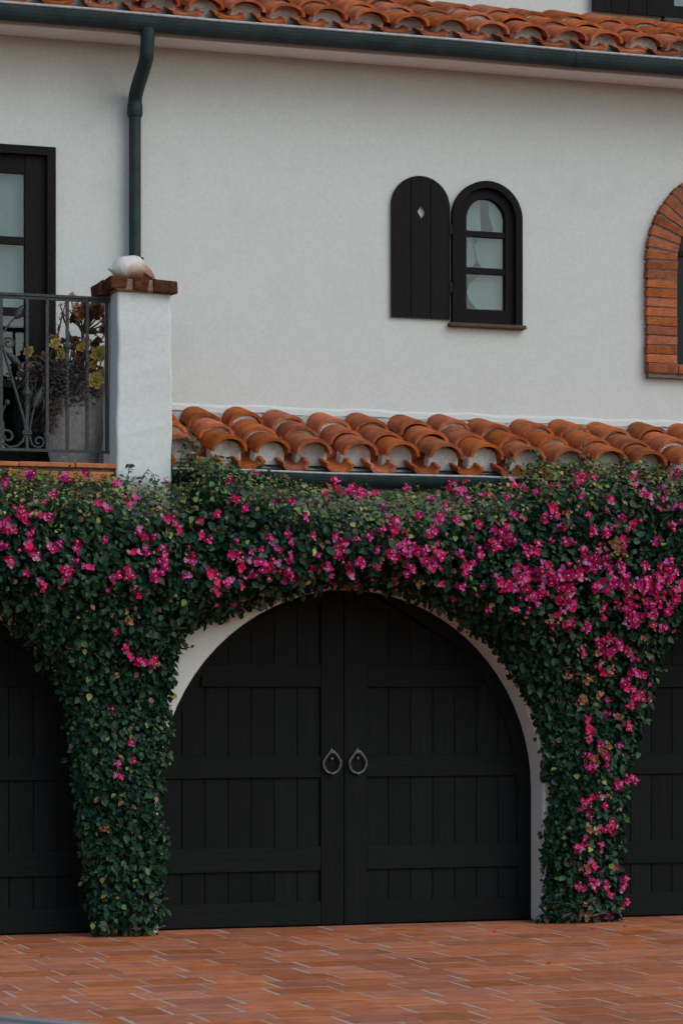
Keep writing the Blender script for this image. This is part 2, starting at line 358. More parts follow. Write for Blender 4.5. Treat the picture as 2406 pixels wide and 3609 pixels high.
# mortar bed and plaster drip where the lower roof meets the wall
mb = MB(); n = 60
zz = [3.815 + .006 * math.sin(i * .9) + random.uniform(-.004, .004) for i in range(n + 1)]
xs = [-1.46 + i * (WX + 1.46) / n for i in range(n + 1)]
mb.add([(x, .880, z) for x, z in zip(xs, zz)] + [(x, .884, z + .040 + .004 * math.sin(i * 1.7)) for i, (x, z) in enumerate(zip(xs, zz))] + [(x, .903, z + .062) for x, z in zip(xs, zz)] + [(x, .903, z) for x, z in zip(xs, zz)],
       [(r * (n + 1) + i, r * (n + 1) + i + 1, (r + 1) * (n + 1) + i + 1, (r + 1) * (n + 1) + i) for r in range(2) for i in range(n)] + [(3 * (n + 1) + i, 3 * (n + 1) + i + 1, i + 1, i) for i in range(n)])
mb.build('drip_band', 'stucco', villa)
mb = MB().box(-1.46, WX, .868, .898, 3.60, 3.808); mb.build('roof_fillet', 'mortar', villa)

# ---- gutters: half round troughs with a rolled lip, and the downpipe
def gutter(name, x0, x1, yc, zc, r, lip, depth):
    mb = MB(); n = 12
    prof = [(yc + r, zc + .03), (yc + r, zc)] + [(yc + r * math.cos(-math.pi * i / n), zc + depth * math.sin(-math.pi * i / n)) for i in range(1, n + 1)]
    inner = [(yc + (y - yc) * .93, z + .004) for y, z in prof][::-1]
    pr = prof + inner; k = len(pr); nx = 12
    v = [(x0 + (x1 - x0) * j / nx, y, z + .004 * math.sin(j * 2.1)) for j in range(nx + 1) for y, z in pr]
    mb.add(v, [(j * k + i, j * k + (i + 1) % k, (j + 1) * k + (i + 1) % k, (j + 1) * k + i) for j in range(nx) for i in range(k)] + [tuple(range(k)), tuple(range((nx + 1) * k - 1, nx * k - 1, -1))], False)
    o = mb.build(name, 'gutter', villa)
    lp = MB().tube([(x0 + (x1 - x0) * j / nx, yc - r, zc + .004 * math.sin(j * 2.1)) for j in range(nx + 1)], lip, 8); lp.build('gutter_lip', 'gutter_lip', o)
    return o
g1 = gutter('lower_gutter', -1.418, WX, -.07, 3.295, .075, .009, .095)
g2 = gutter('upper_gutter', -WX, WX, .43, 6.615, .068, .011, .115)
for x in (1.94,):        # joint sleeve on the upper gutter
    mb = MB(); n = 12; pr = [(.43 + .074 * math.cos(-math.pi * i / n), 6.612 + .119 * math.sin(-math.pi * i / n)) for i in range(n + 1)]
    mb.add([(xx, y, z) for xx in (x - .03, x + .03) for y, z in pr], [(i, i + 1, n + 2 + i, n + 1 + i) for i in range(n)]).build('gutter_sleeve', 'gutter', g2)
pipe = MB(); X1 = -1.435; X0 = -1.445
path = [(X0, .43, 6.53), (X0, .435, 6.44), (X0, .45, 6.37)]
for i in range(9):
    t = i / 8; e = t * t * (3 - 2 * t); path.append((X0 + (X1 - X0) * e, .45 + .37 * e, 6.36 - .27 * t))
path += [(X1, .825, 6.04), (X1, .825, 5.98)]
pipe.tube(path, .052, 14); pipe.tube([(X1, .825, 5.98), (X1, .825, 3.2)], .045, 14)
pipe = pipe.build('downpipe', 'gutter', villa)
MB().tube([(X1, .825, 6.07), (X1, .825, 6.05), (X1, .825, 5.98), (X1, .825, 5.965)], [.052, .058, .058, .05], 14).build('pipe_collar', 'gutter', pipe)
MB().box(X1 - .06, X1 + .06, .80, .899, 4.9, 4.93).build('pipe_bracket', 'gutter', pipe)

# ---- balcony: pier with brick cap, brick ledge, deck
pier = MB(); a, b_, y0, y1 = -1.822, -1.424, -.15, .25
def wob(z, k): return .006 * math.sin(z * 5 + k) + .003 * math.sin(z * 17 + k * 2)
zs = [2.9 + i * (4.535 - 2.9) / 16 for i in range(17)]
v = []
for z in zs: v += [(a + wob(z, 0), y0 + wob(z, 1), z), (b_ + wob(z, 2), y0 + wob(z, 3), z), (b_ + wob(z, 4), y1, z), (a + wob(z, 5), y1, z)]
pier.add(v, [(i * 4 + k, i * 4 + (k + 1) % 4, i * 4 + 4 + (k + 1) % 4, i * 4 + 4 + k) for i in range(16) for k in range(4)] + [(64, 65, 66, 67), (3, 2, 1, 0)], False)
pier = pier.build('balcony_pier', 'stucco_pier', villa)
bv = pier.modifiers.new('soft_edge', 'BEVEL'); bv.width = .02; bv.segments = 3; bv.limit_method = 'ANGLE'; bv.angle_limit = R(60)
def rbrick(w, d, h, mat, name, bev=.008, jit=.006):
    mb = MB().box(-w / 2, w / 2, -d / 2, d / 2, -h / 2, h / 2); mb.v = [tuple(c + random.uniform(-jit, jit) for c in p) for p in mb.v]
    return mb.mesh(name, mat, bevel=bev, seg=2)
for (pa, pb, dz, rz) in ((392, 449, .004, .02), (471, 526, -.002, -.015), (539, 625, -.010, .01)):
    xa, xb = P(pa, 1000, -.2).x, P(pb, 1000, -.2).x
    for (ya, yb) in ((-.205, .02), (.05, .29)):
        link('cap_brick', rbrick(xb - xa, yb - ya, .092, 'cap_brick', 'cap_brick', .012, .007), pier, ((xa + xb) / 2, (ya + yb) / 2, 4.580 + dz), (random.uniform(-.02, .02), random.uniform(-.03, .03), rz))
link('cap_brick', rbrick(.09, .2, .085, 'cap_brick', 'cap_brick', .012, .009), pier, (-1.880, .10, 4.565), (0, -.25, .05))
MB().box(-1.84, -1.43, -.193, .27, 4.528, 4.612).build('cap_mortar', 'cap_mortar', pier, bevel=.01)
deck = MB().box(-WX, -1.83, -.06, .9, 3.05, 3.262).build('balcony_deck', 'stucco', villa)
x = -WX; lb = [rbrick(.375, .12, .075, 'ledge_brick', 'ledge_brick', .006, .004) for _ in range(3)]; lt = [rbrick(.395, .30, .034, 'ledge_brick', 'ledge_tile', .008, .003) for _ in range(3)]
MB().box(-WX, -1.83, -.105, -.061, 3.10, 3.285).build('ledge_mortar', 'joint', deck)
e = P(402, 1660, -.12).x
k = 0
while True:
    xc = e - .19 - k * .40
    if xc < -WX: break
    link('ledge_brick', random.choice(lb), deck, (xc, -.075, 3.222), (0, random.uniform(-.006, .006), random.uniform(-.01, .01)))
    link('ledge_tile', random.choice(lt), deck, (xc + .11, .01, 3.300 + random.uniform(-.002, .002)), (0, random.uniform(-.006, .006), random.uniform(-.01, .01)))
    k += 1

# ---- arched window with shutter
win = MB()
def arch_band(cx, ro, ri, zs, z0, y0, y1, n=24):
    A = arch(cx, ro, zs, z0, n); B = arch(cx, ri, zs, z0, n); return MB().prism(A + B[::-1], y0, y1)
win = arch_band(WCX, WR, WR - .055, WSP, WB, .845, .93).build('arched_window', 'shutter', villa)
arch_band(WCX, WR - .056, .163, WSP - .005, WB + .115, .885, .935).build('sash', 'shutter', win)
MB().box(WCX - .234, WCX + .234, .885, .935, WB + .005, WB + .114).build('bottom_rail', 'shutter', win)
for z0, z1 in ((5.243, 5.287), (4.957, 5.004)): MB().box(WCX - .162, WCX + .162, .893, .93, z0, z1).build('muntin', 'shutter', win)
for z0, z1 in ((4.68, 4.957), (5.004, 5.243)):
    MB().box(WCX - .17, WCX + .17, .915, .921, z0 - .01, z1 + .01).build('pane', 'glass', win)
MB().prism(arch(WCX, .17, WSP - .005, 5.277), .915, .921).build('pane', 'glass', win)
MB().box(WCX - .315, WCX + .32, .835, .91, WB - .030, WB).build('sill', 'sillwood', win, bevel=.006)
def curtain_reflection(x0, x1, z0, z1, y, edge=None, amp=.008, k=60):
    n = 24; m = 14; v = []
    for j in range(m + 1):
        z = z0 + (z1 - z0) * j / m; xa, xb = (x0, x1) if edge is None else edge(j / m, x0, x1)
        for i in range(n + 1):
            t = i / n; v.append((xa + (xb - xa) * t, y + amp * .2 * math.sin(t * k * (x1 - x0)), z))
    return MB().add(v, [(j * (n + 1) + i, j * (n + 1) + i + 1, (j + 1) * (n + 1) + i + 1, (j + 1) * (n + 1) + i) for j in range(m) for i in range(n)], True)
# added sheets behind the panes, cut to imitate reflections, dark gap between them
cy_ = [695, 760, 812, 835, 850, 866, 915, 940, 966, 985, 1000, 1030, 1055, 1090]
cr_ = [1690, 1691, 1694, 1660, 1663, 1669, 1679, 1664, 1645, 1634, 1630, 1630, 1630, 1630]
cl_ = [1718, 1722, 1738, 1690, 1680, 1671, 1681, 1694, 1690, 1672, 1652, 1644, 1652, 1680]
def reflection_drape(edge, y, left, nm):
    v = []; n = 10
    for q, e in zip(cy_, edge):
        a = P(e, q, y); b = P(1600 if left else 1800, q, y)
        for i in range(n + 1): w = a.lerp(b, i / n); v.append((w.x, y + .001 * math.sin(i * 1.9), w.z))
    m = len(cy_); MB().add(v, [(j * (n + 1) + i, j * (n + 1) + i + 1, (j + 1) * (n + 1) + i + 1, (j + 1) * (n + 1) + i) for j in range(m - 1) for i in range(n)], True).build(nm, 'curtain_reflection', win)
reflection_drape(cl_, .95, False, 'curtain_reflection'); reflection_drape(cr_, .965, True, 'curtain_reflection')

SX0, SX1, SB, SSP = .595, 1.081, 4.589, 5.438
sr = (SX1 - SX0) / 2; scx = (SX0 + SX1) / 2
shut = link('shutter', None, villa)
def top_of(x, cx, r, sp): return sp + math.sqrt(max(0, r * r - (x - cx) ** 2))
def shutter_planks(parent, x0, x1, zb, sp, y0, y1, n, hole):
    cx = (x0 + x1) / 2; r = (x1 - x0) / 2; w = (x1 - x0) / n
    for i in range(n):
        a = x0 + i * w + .003; b = x0 + (i + 1) * w - .003
        pts = [(a, zb), (b, zb)] + [(b + (a - b) * k / 10, top_of(b + (a - b) * k / 10, cx, r, sp)) for k in range(11)]
        if hole and i == 1:
            hx, hz = hole; mb = plate([pts, [(hx - .034, hz), (hx, hz - .056), (hx + .034, hz), (hx, hz + .056)]], y0, y1)
        else: mb = MB().prism(pts, y0, y1)
        mb.build('plank', 'shutter', parent)
shutter_planks(shut, SX0, SX1, SB, SSP, .873, .887, 3, (.845, 5.405))
for z in (4.70, 5.15): MB().box(SX0 + .03, SX1 - .03, .8875, .8985, z, z + .07).build('batten', 'shutter', shut)
for z in (4.80, 5.25): MB().tube([(SX1 + .006, .865, z), (SX1 + .006, .865, z + .07)], .009, 8).build('hinge', 'iron', shut)

# top floor window and shutter, only their lower ends in the picture
tb = P(2083, 38, 1.56); te = P(2335, 62, 1.56)
sh2 = link('shutter', None, villa)
n = 4; w = (te.x - tb.x) / n
for i in range(n): MB().box(tb.x + i * w + .003, tb.x + (i + 1) * w - .003, 1.535, 1.56, tb.z, tb.z + 1.3).build('plank', 'shutter', sh2)
for z in (.2, 1.0): MB().box(tb.x + .03, te.x - .03, 1.561, 1.59, tb.z + z, tb.z + z + .08).build('batten', 'shutter', sh2)
tx0 = te.x + .005; tx1 = tx0 + .72
w2 = link('casement_window', None, villa)
MB().box(tx0 - .02, tx1 + .02, 1.50, 1.61, tb.z - .055, tb.z - .015).build('sill', 'sillwood', w2, bevel=.006)
for q in ((tx0, tx0 + .09, tb.z - .015, tb.z + 1.3), (tx1 - .09, tx1, tb.z - .015, tb.z + 1.3), (tx0 + .09, tx1 - .09, tb.z - .015, tb.z + .1), (tx0 + .09, tx1 - .09, tb.z + 1.2, tb.z + 1.3)):
    MB().box(q[0], q[1], 1.55, 1.62, q[2], q[3]).build('sash', 'shutter', w2)
MB().box(tx0 + .08, tx1 - .08, 1.585, 1.59, tb.z + .09, tb.z + 1.21).build('pane', 'glass', w2)
MB().box(tx0 + .08, tx1 - .08, 1.592, 1.598, tb.z + .05, tb.z + 1.25).build('blind', 'curtain_reflection', w2)
cp = [P(1478, -40, 1.59), P(1480, 5, 1.59), P(1485, 20, 1.59), P(1488, 40, 1.59), P(1489, 75, 1.59)]
cab = MB().tube(cp, .004, 6).build('cable', 'white', villa)
q = P(1474, 0, 1.585); MB().tube([q + Vector((-.012, 0, .05)), q, q + Vector((.006, 0, -.012))], .012, 8).build('cable_clip', 'iron', cab)

# ---- balcony glass door
bd = link('balcony_door', None, villa)
DX0, DX1, DZ0, DZ1 = -3.70, -2.022, 3.262, 5.712
for nm, q in (('casing', (DX1 - .063, DX1, DZ0, DZ1)), ('casing', (DX0, DX0 + .063, DZ0, DZ1)), ('casing', (DX0 + .063, DX1 - .063, DZ1 - .063, DZ1))):
    MB().box(q[0], q[1], .862, .95, q[2], q[3]).build(nm, 'shutter', bd)
for sgn in (0, 1):
    xa, xb = ((DX0 + DX1) / 2 + .004, DX1 - .065) if sgn else (DX0 + .065, (DX0 + DX1) / 2 - .004)
    for q in ((xa, xa + .15, DZ0, DZ1 - .065), (xb - .155, xb, DZ0, DZ1 - .065)): MB().box(q[0], q[1], .905, .955, q[2], q[3]).build('stile', 'shutter', bd)
    for q in ((DZ1 - .20, DZ1 - .065), (4.992, 5.048), (4.472, 4.53), (3.945, 4.0), (DZ0, 3.48)): MB().box(xa + .151, xb - .156, .91, .95, *q).build('rail', 'shutter', bd)
    for q in ((5.048, DZ1 - .20), (4.53, 4.992), (4.0, 4.472), (3.48, 3.945)): MB().box(xa + .14, xb - .145, .928, .934, q[0] - .01, q[1] + .01).build('pane', 'glass', bd)
    curtain_reflection(xa + .1, xb - .1, 4.41, 5.62, .99, None, .006, 40).build('blind', 'curtain_reflection', bd)

# ---- brick arched window
bs = link('brick_window', None, villa)
arch_band(BCX, BRO - .012, BRI - .002, BSP, BB + .08, .8475, .91, 40).build('mortar_bed', 'joint', bs)
vb = [rbrick(.262, .09, .064, 'brick', 'brick', .007, .005) for _ in range(5)]
nst = 11; hz = (BSP - (BB + .085)) / nst
for i in range(nst):
    z = BB + .085 + hz * (i + .5)
    for sx in (-1, 1): link('brick', random.choice(vb), bs, (BCX + sx * (BRI + .13) + random.uniform(-.004, .004), .885, z), (random.uniform(-.02, .02), random.uniform(-.02, .02), random.uniform(-.02, .02)), (1, 1, hz * .83 / .064))
na = 25; mr = (BRI + BRO) / 2
def wedge():
    hi, ho = BRI * math.pi / na * .78, BRO * math.pi / na * .78; mb = MB().prism([(-.131, -hi / 2), (.131, -ho / 2), (.131, ho / 2), (-.131, hi / 2)], -.045, .045)
    mb.v = [tuple(c + random.uniform(-.005, .005) for c in p) for p in mb.v]; return mb.mesh('brick', 'brick', bevel=.007, seg=2)
wd = [wedge() for _ in range(5)]
for i in range(na):
    an = math.pi * (i + .5) / na
    link('brick', random.choice(wd), bs, (BCX + mr * math.cos(an), .885, BSP + mr * math.sin(an)), (0, -an, 0))
x = BCX - BRO; MB().box(x + .012, BCX + BRO - .012, .843, .91, BB - .025, BB + .08).build('mortar_bed', 'joint', bs)
sb = rbrick(.258, .11, .075, 'brick', 'brick', .008, .005); sb2 = rbrick(.2, .11, .07, 'brick', 'brick', .008, .005)
for xx, m_ in ((BCX - mr, sb), (BCX + mr, sb)) : link('brick', m_, bs, (xx, .878, BB + .045), (0, 0, 0))
for i in range(5): link('brick', sb2, bs, (BCX - BRI + .105 + i * .208, .872, BB + .045), (0, random.uniform(-.01, .01), 0))
arch_band(BCX, BRI + .01, BRI - .06, BSP, BB + .09, .98, 1.04).build('sash', 'wood', bs)
for z in (5.22,): MB().box(BCX - BRI + .05, BCX + BRI - .05, .985, 1.03, z - .02, z + .02).build('muntin', 'wood', bs)
MB().box(BCX - .02, BCX + .02, .983, 1.032, BB + .1, BSP + BRI - .05).build('muntin', 'wood', bs)
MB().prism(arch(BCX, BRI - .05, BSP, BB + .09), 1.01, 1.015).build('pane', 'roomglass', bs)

# ---- arched garage doors
def garage_door(cx, lab):
    door = link('garage_door', None, villa); door['label'] = lab
    r = ARC_R + .03
    def zt(x): return SPR + math.sqrt(max(.0001, r * r - x * x))
    def half(z): return r if z <= SPR else math.sqrt(max(.0001, r * r - (z - SPR) ** 2))
    for s in (-1, 1):
        def X(q): return [(cx + s * x, z) for x, z in q]
        w = .1755; x = .1825; k = 0
        while x < r - .02:
            b = min(x + w - .006, r - .005); n = 6
            pts = [(x, .012), (b, .012)] + [(b + (x - b) * i / n, zt(b + (x - b) * i / n)) for i in range(n + 1)]
            MB().prism(X(pts), .278 + random.uniform(-.001, .001), .30).build('plank', 'wood', door); x += w
        MB().prism(X([(.004, .012), (.178, .012), (.178, zt(.178)), (.004, zt(.004))]), .254, .30).build('stile', 'wood', door)
        for z0, z1 in ((1.756, 1.923), (1.092, 1.253), (.409, .583), (.012, .181)):
            xe = min(half(z1), half(z0)) - .10
            MB().prism(X([(.1795, z0), (xe, z0), (min(xe, half(z1) - .1), z1), (.1795, z1)]), .256, .30).build('rail', 'wood_rail', door, bevel=.003)
        n = 20; A = [(r - .005, .012)] + [((r - .005) * math.cos(math.pi / 2 * i / n), SPR + (r - .005) * math.sin(math.pi / 2 * i / n)) for i in range(n + 1)]
        B = [(r - .13, .012)] + [((r - .13) * math.cos(math.pi / 2 * i / n), SPR + (r - .13) * math.sin(math.pi / 2 * i / n)) for i in range(n + 1)]
        A[-1] = (.1825, zt(.1825) - .005); B[-1] = (.1825, zt(.1825) - .13)
        MB().prism(X(A + B[::-1]), .2575, .30).build('edge_stile', 'wood', door)
        # ring pull
        hx, hz = cx + s * .1, 1.195; mb = MB(); pth = []
        for i in range(29):
            th = 2 * math.pi * i / 28; rr = .066
            pth.append((hx + rr * math.sin(th) * (1 if math.cos(th) < .3 else 1 - .45 * (math.cos(th) - .3)), .232 - .006 * math.cos(th), hz + rr * 1.12 * math.cos(th) + (.018 * max(0, math.cos(th)) ** 4)))
        mb.tube(pth, [.0085 + .0012 * math.sin(i * 2.4) for i in range(29)], 8)
        mb.tube([(hx, .256, hz + .08), (hx, .228, hz + .083), (hx, .222, hz + .072)], [.022, .016, .012], 10)
        mb.ball((hx, .236, hz + .035), (.011, .01, .013), 8); mb.tube([(hx, .25, hz + .085), (hx, .247, hz + .10), (hx, .25, hz + .112)], [.014, .01, .002], 8)
        mb.ball((hx, .226, hz - .075), (.016, .011, .011), 8)
        mb.build('ring_handle', 'handle', door)
    MB().box(cx - r, cx + r, .302, .34, .0, 2.6).build('door_backing', 'dark', door)
    return door
garage_door(0, 'double arched plank garage door with ring pulls under the flowering vine')
garage_door(-PER, 'plank garage door under the balcony')
garage_door(PER, 'plank garage door beside the heavily flowering pillar')
MB().box(-WX, WX, .345, .9, -.3, 3.04).build('garage_core', 'dark', villa)

# ================================================================== BALCONY RAILING
RY = .06
rail = thing('balcony_railing', 'weathered wrought iron balcony railing with scrolls and leaves', 'railing', (-3.0, RY, 3.3))
xe = -1.826; xl = -4.4
part(MB().box(xl, xe, RY - .022, RY + .022, 4.492, 4.509).box(xl, xe, RY - .012, RY + .012, 4.470, 4.4915), 'top_rail', 'iron', rail)
part(MB().box(xl, xe, RY - .012, RY + .012, 3.405, 3.424), 'bottom_rail', 'iron', rail)
bx = [P(q, 1300, RY).x for q in (377, 308, 238, 167, 96)]
sp = bx[3] - bx[4]; 
def Q(px, py): return P(px, py, RY)
XC = Q(5, 1300).x; bx.append(XC)
bx += [2 * XC - q for q in bx[:-1]]
bx = [q for q in bx if q > xl]
for i, x in enumerate(bx):
    mb = MB(); a = abs(i % 6)
    if i % 3 == 1 or i % 5 == 2:     # a twisted middle
        n = 40; v = []
        for j in range(n + 1):
            z = 3.424 + (4.470 - 3.424) * j / n; t = min(1, max(0, (z - 3.70) / .35)); th = math.pi / 4 + t * math.pi * 3
            v += [(x + .0145 * math.cos(th + k * math.pi / 2), RY + .0145 * math.sin(th + k * math.pi / 2), z) for k in range(4)]
        mb.add(v, [(j * 4 + k, j * 4 + (k + 1) % 4, j * 4 + 4 + (k + 1) % 4, j * 4 + 4 + k) for j in range(n) for k in range(4)])
    else: mb.box(x - .0105, x + .0105, RY - .0105, RY + .0105, 3.424, 4.470)
    part(mb, 'baluster', 'iron', rail, (x, RY, 3.424))
    if i in (2, 4, 6, 8):
        z = P(238, 1222, RY).z if i in (2, 8) else P(96, 1386, RY).z
        part(MB().lathe([(.012, -.045), (.02, -.035), (.014, -.025), (.028, -.012), (.03, 0), (.028, .012), (.014, .025), (.02, .035), (.012, .045)], x, RY, z, 12), 'collar', 'iron', rail, (x, RY, z))
def spiral(c, r0, a0, turns, n=34, dir_=1, shrink=.28):
    return [Vector((c[0] + (r0 * (1 - (1 - shrink) * i / n)) * math.cos(a0 + dir_ * turns * 2 * math.pi * i / n), RY, c[1] + (r0 * (1 - (1 - shrink) * i / n)) * math.sin(a0 + dir_ * turns * 2 * math.pi * i / n))) for i in range(n + 1)]
def leafblade(p, d, L, wd):
    d = d.normalized(); s = Vector((d.z, 0, -d.x)); v = []
    pr = [(0, .12), (.2, .75), (.42, 1), (.65, .7), (.85, .3), (1, .02)]
    for t, w in pr: v += [p + d * L * t + s * wd * w + Vector((0, -.004, 0)), p + d * L * t + Vector((0, -.016, 0)), p + d * L * t - s * wd * w + Vector((0, -.004, 0)), p + d * L * t + Vector((0, .008, 0))]
    return MB().add(v, [(i * 4 + k, i * 4 + (k + 1) % 4, i * 4 + 4 + (k + 1) % 4, i * 4 + 4 + k) for i in range(5) for k in range(4)], True)
def mir(mb, on): 
    if on: mb.v = [(2 * XC - x, y, z) for x, y, z in mb.v]; mb.f = [q[::-1] for q in mb.f]
    return mb
for on in (False, True):
    orn = []
    # diagonal from the base bundle up to the centre boss, and its continuation into a budded stem
    orn.append(('scroll_bar', MB().tube([Q(94, 1535), Q(86, 1480), Q(60, 1390), Q(30, 1290), Q(8, 1212)], .010, 8)))
    orn.append(('scroll_bar', MB().tube([Q(104, 1535), Q(108, 1500), Q(116, 1455), Q(122, 1440)], .008, 8)))
    orn.append(('scroll_bar', MB().tube([Q(2, 1200), Q(12, 1170), Q(35, 1140), Q(52, 1122)], [.008, .008, .006, .005], 8)))
    orn.append(('scroll_bar', MB().tube([Q(-4, 1530), Q(-2, 1490), Q(8, 1450), Q(22, 1425)], [.008, .008, .007, .006], 8).ball(Q(27, 1418), .02, 10)))
    c = Q(27, 1545); orn.append(('scroll', MB().tube([Q(90, 1530), Q(82, 1555), Q(62, 1572), Q(36, 1577)] + spiral((c.x + .0, c.z + .012), .058, -1.9, 1.25, dir_=-1), .009, 8)))
    c = Q(137, 1556); orn.append(('scroll', MB().tube([Q(106, 1530), Q(108, 1550), Q(114, 1568)] + spiral((c.x, c.z), .046, -2.4, 1.2, dir_=1), .008, 8)))
    c = Q(33, 1210); orn.append(('scroll', MB().tube([Q(6, 1215)] + spiral((c.x, c.z), .044, 3.0, 1.3, dir_=-1), .008, 8)))
    orn.append(('iron_leaf', leafblade(Q(54, 1125), Vector((.5, 0, .9)), .12, .035)))
    orn.append(('iron_leaf', leafblade(Q(22, 1240), Vector((.75, 0, -.65)), .17, .028)))
    orn.append(('iron_leaf', leafblade(Q(120, 1440), Vector((.35, 0, .95)), .17, .036)))
    q = Q(96, 1524); orn.append(('clasp', MB().box(q.x - .034, q.x + .034, RY - .018, RY + .018, q.z - .014, q.z - .002).box(q.x - .03, q.x + .03, RY - .016, RY + .016, q.z + .003, q.z + .014)))
    for nm, mb in orn: part(mir(mb, on), nm, 'iron', rail)
q = Q(5, 1208); part(MB().box(q.x - .026, q.x + .026, RY - .018, RY + .018, q.z - .025, q.z + .025), 'clasp', 'iron', rail)

# ================================================================== SHELL, POT, PLANTS
sc_ = P(462, 950, -.02); SHZ = 4.618
shell = thing('conch_shell', 'large white and pink conch shell lying on the brick cap', 'shell', (sc_.x, -.02, SHZ))
def shell_mesh():
    st = [(-.168, .004, -.004), (-.160, .012, -.004), (-.146, .020, -.004), (-.132, .036, -.002), (-.115, .060, .0), (-.092, .078, .0), (-.06, .088, .002), (-.02, .093, .004), (.025, .093, .004), (.06, .088, .002), (.082, .078, -.002), (.094, .064, -.008), (.102, .058, -.016), (.125, .052, -.030), (.150, .042, -.044), (.168, .022, -.058)]
    n = 22; v = []
    for i, (x, r, dz) in enumerate(st):
        for k in range(n):
            th = 2 * math.pi * k / n
            kn = 1 + (.035 * math.cos(th * 7 + x * 30) if -.1 < x < .1 else .0) + .03 * math.cos(x * 190)
            fl = 1 + (.35 if x > .1 else 0) * max(0, math.cos(th + 1.2))
            v.append((x, r * kn * fl * math.cos(th) * .95, .086 + dz + r * kn * math.sin(th) * (1 if math.sin(th) > 0 else .95)))
    return MB().add(v, [(i * n + k, (i + 1) * n + k, (i + 1) * n + (k + 1) % n, i * n + (k + 1) % n) for i in range(len(st) - 1) for k in range(n)] + [tuple(range(n)), tuple(range(len(st) * n - 1, (len(st) - 1) * n - 1, -1))], True)
m, n_, l_, b_n = node_mat('shell')
tc = n_.new('ShaderNodeTexCoord'); sx = n_.new('ShaderNodeSeparateXYZ'); l_.new(tc.outputs['Object'], sx.inputs[0])
nz = n_.new('ShaderNodeTexNoise'); nz.inputs['Scale'].default_value = 25; nz.inputs['Detail'].default_value = 6; l_.new(tc.outputs['Object'], nz.inputs['Vector'])
ma = n_.new('ShaderNodeMath'); ma.operation = 'MULTIPLY_ADD'; ma.inputs[1].default_value = .09; l_.new(nz.outputs['Fac'], ma.inputs[0]); l_.new(sx.outputs['Z'], ma.inputs[2])
m3 = n_.new('ShaderNodeMath'); m3.operation = 'MULTIPLY_ADD'; m3.inputs[1].default_value = -.45; l_.new(sx.outputs['X'], m3.inputs[0]); l_.new(ma.outputs[0], m3.inputs[2])
rp = n_.new('ShaderNodeValToRGB'); e_ = rp.color_ramp.elements; e_[0].position = .065; e_[0].color = (.30, .15, .09, 1); e_[1].position = .168; e_[1].color = (.66, .63, .58, 1)
x_ = e_.new(.11); x_.color = (.44, .30, .21, 1); l_.new(m3.outputs[0], rp.inputs[0]); l_.new(rp.outputs[0], b_n.inputs['Base Color']); b_n.inputs['Roughness'].default_value = .6; M['shell'] = m
bp = n_.new('ShaderNodeBump'); bp.inputs['Strength'].default_value = .5; bp.inputs['Distance'].default_value = .01; l_.new(nz.outputs['Fac'], bp.inputs['Height']); l_.new(bp.outputs[0], b_n.inputs['Normal'])
link('shell_body', shell_mesh().mesh('shell_body', 'shell'), shell, WL[shell.name])
lipm = MB(); n = 10
lv = []
for i in range(n + 1):
    t = i / n; lv += [(.085 + .10 * t, -.055 + .02 * t, .095 - .085 * t), (.07 + .095 * t, -.075 + .01 * t, .06 - .055 * t), (.08 + .095 * t, -.05, .05 - .045 * t)]
lipm.add(lv, [(i * 3 + k, i * 3 + (k + 1) % 3, i * 3 + 3 + (k + 1) % 3, i * 3 + 3 + k) for i in range(n) for k in range(3)], True)
link('lip', lipm.mesh('lip', 'shell'), shell, WL[shell.name])

pc = P(262, 1500, .46); POTX, POTY, POTZ = pc.x, .46, 3.262
pot = thing('planter_pot', 'big tapered grey stone planter pot on the balcony behind the railing', 'plant pot', (POTX, POTY, POTZ))
prof = [(.10, 0), (.135, .0), (.148, .02), (.178, .14), (.213, .30), (.234, .42), (.244, .50), (.246, .56), (.236, .61), (.246, .630), (.250, .655), (.236, .672), (.20, .668), (.20, .60), (.02, .60)]
part(MB().lathe(prof, POTX, POTY, POTZ, 36), 'pot_body', 'pot', pot)

def rosette(col_in, col_out, seed, n=26, cup=.55):
    r_ = random.Random(seed); mb = MB(); ga = 2.39996
    for i in range(n):
        t = i / n; L = .25 + .75 * t; th = i * ga; tilt = math.radians(75 - 70 * t ** cup + r_.uniform(-6, 6)); w = .22 * (.5 + .5 * t) + .06
        u = Vector((math.cos(th) * math.cos(tilt), math.sin(th) * math.cos(tilt), math.sin(tilt))); s = Vector((-math.sin(th), math.cos(th), 0)); nn = s.cross(u) * -1
        c0 = [a + (b - a) * t for a, b in zip(col_in, col_out)]; tipc = [a * .5 + b * .5 for a, b in zip(c0, (.30, .09, .03))]
        v = []; cs = []
        for q, ww, lift in ((.06, .3, 0), (.5, .8, -.03), (.8, 1, -.02), (.94, .7, .02), (1.0, .1, .06)):
            for e in (-1, 0, 1): v.append(u * L * q + s * w * ww * e + nn * (lift + (.05 if e else 0))); cs.append(tipc if q > .9 or (e and q > .6) else c0)
        o = len(mb.v); mb.add(v, [(a * 3 + b, a * 3 + b + 1, a * 3 + 4 + b, a * 3 + 3 + b) for a in range(4) for b in range(2)], True); mb.c[o:] = [tuple(x) for x in cs]
    return mb.mesh('rosette', 'succ', col=True)
ros = {'y': [rosette((.55, .60, .14), (.72, .50, .12), i) for i in range(2)], 'o': [rosette((.42, .20, .07), (.50, .22, .08), 10 + i, 22) for i in range(2)],
       'b': [rosette((.15, .07, .04), (.22, .10, .05), 20 + i, 24) for i in range(2)], 'd': [rosette((.02, .018, .018), (.045, .03, .03), 30 + i, 22) for i in range(2)], 'p': [rosette((.5, .29, .2), (.6, .36, .24), 40 + i, 14) for i in range(2)]}
aeo = thing('aeonium_plant', 'branching succulent with yellow, orange and bronze leaf rosettes growing in the planter pot', 'succulent', (POTX, POTY, POTZ + .6))
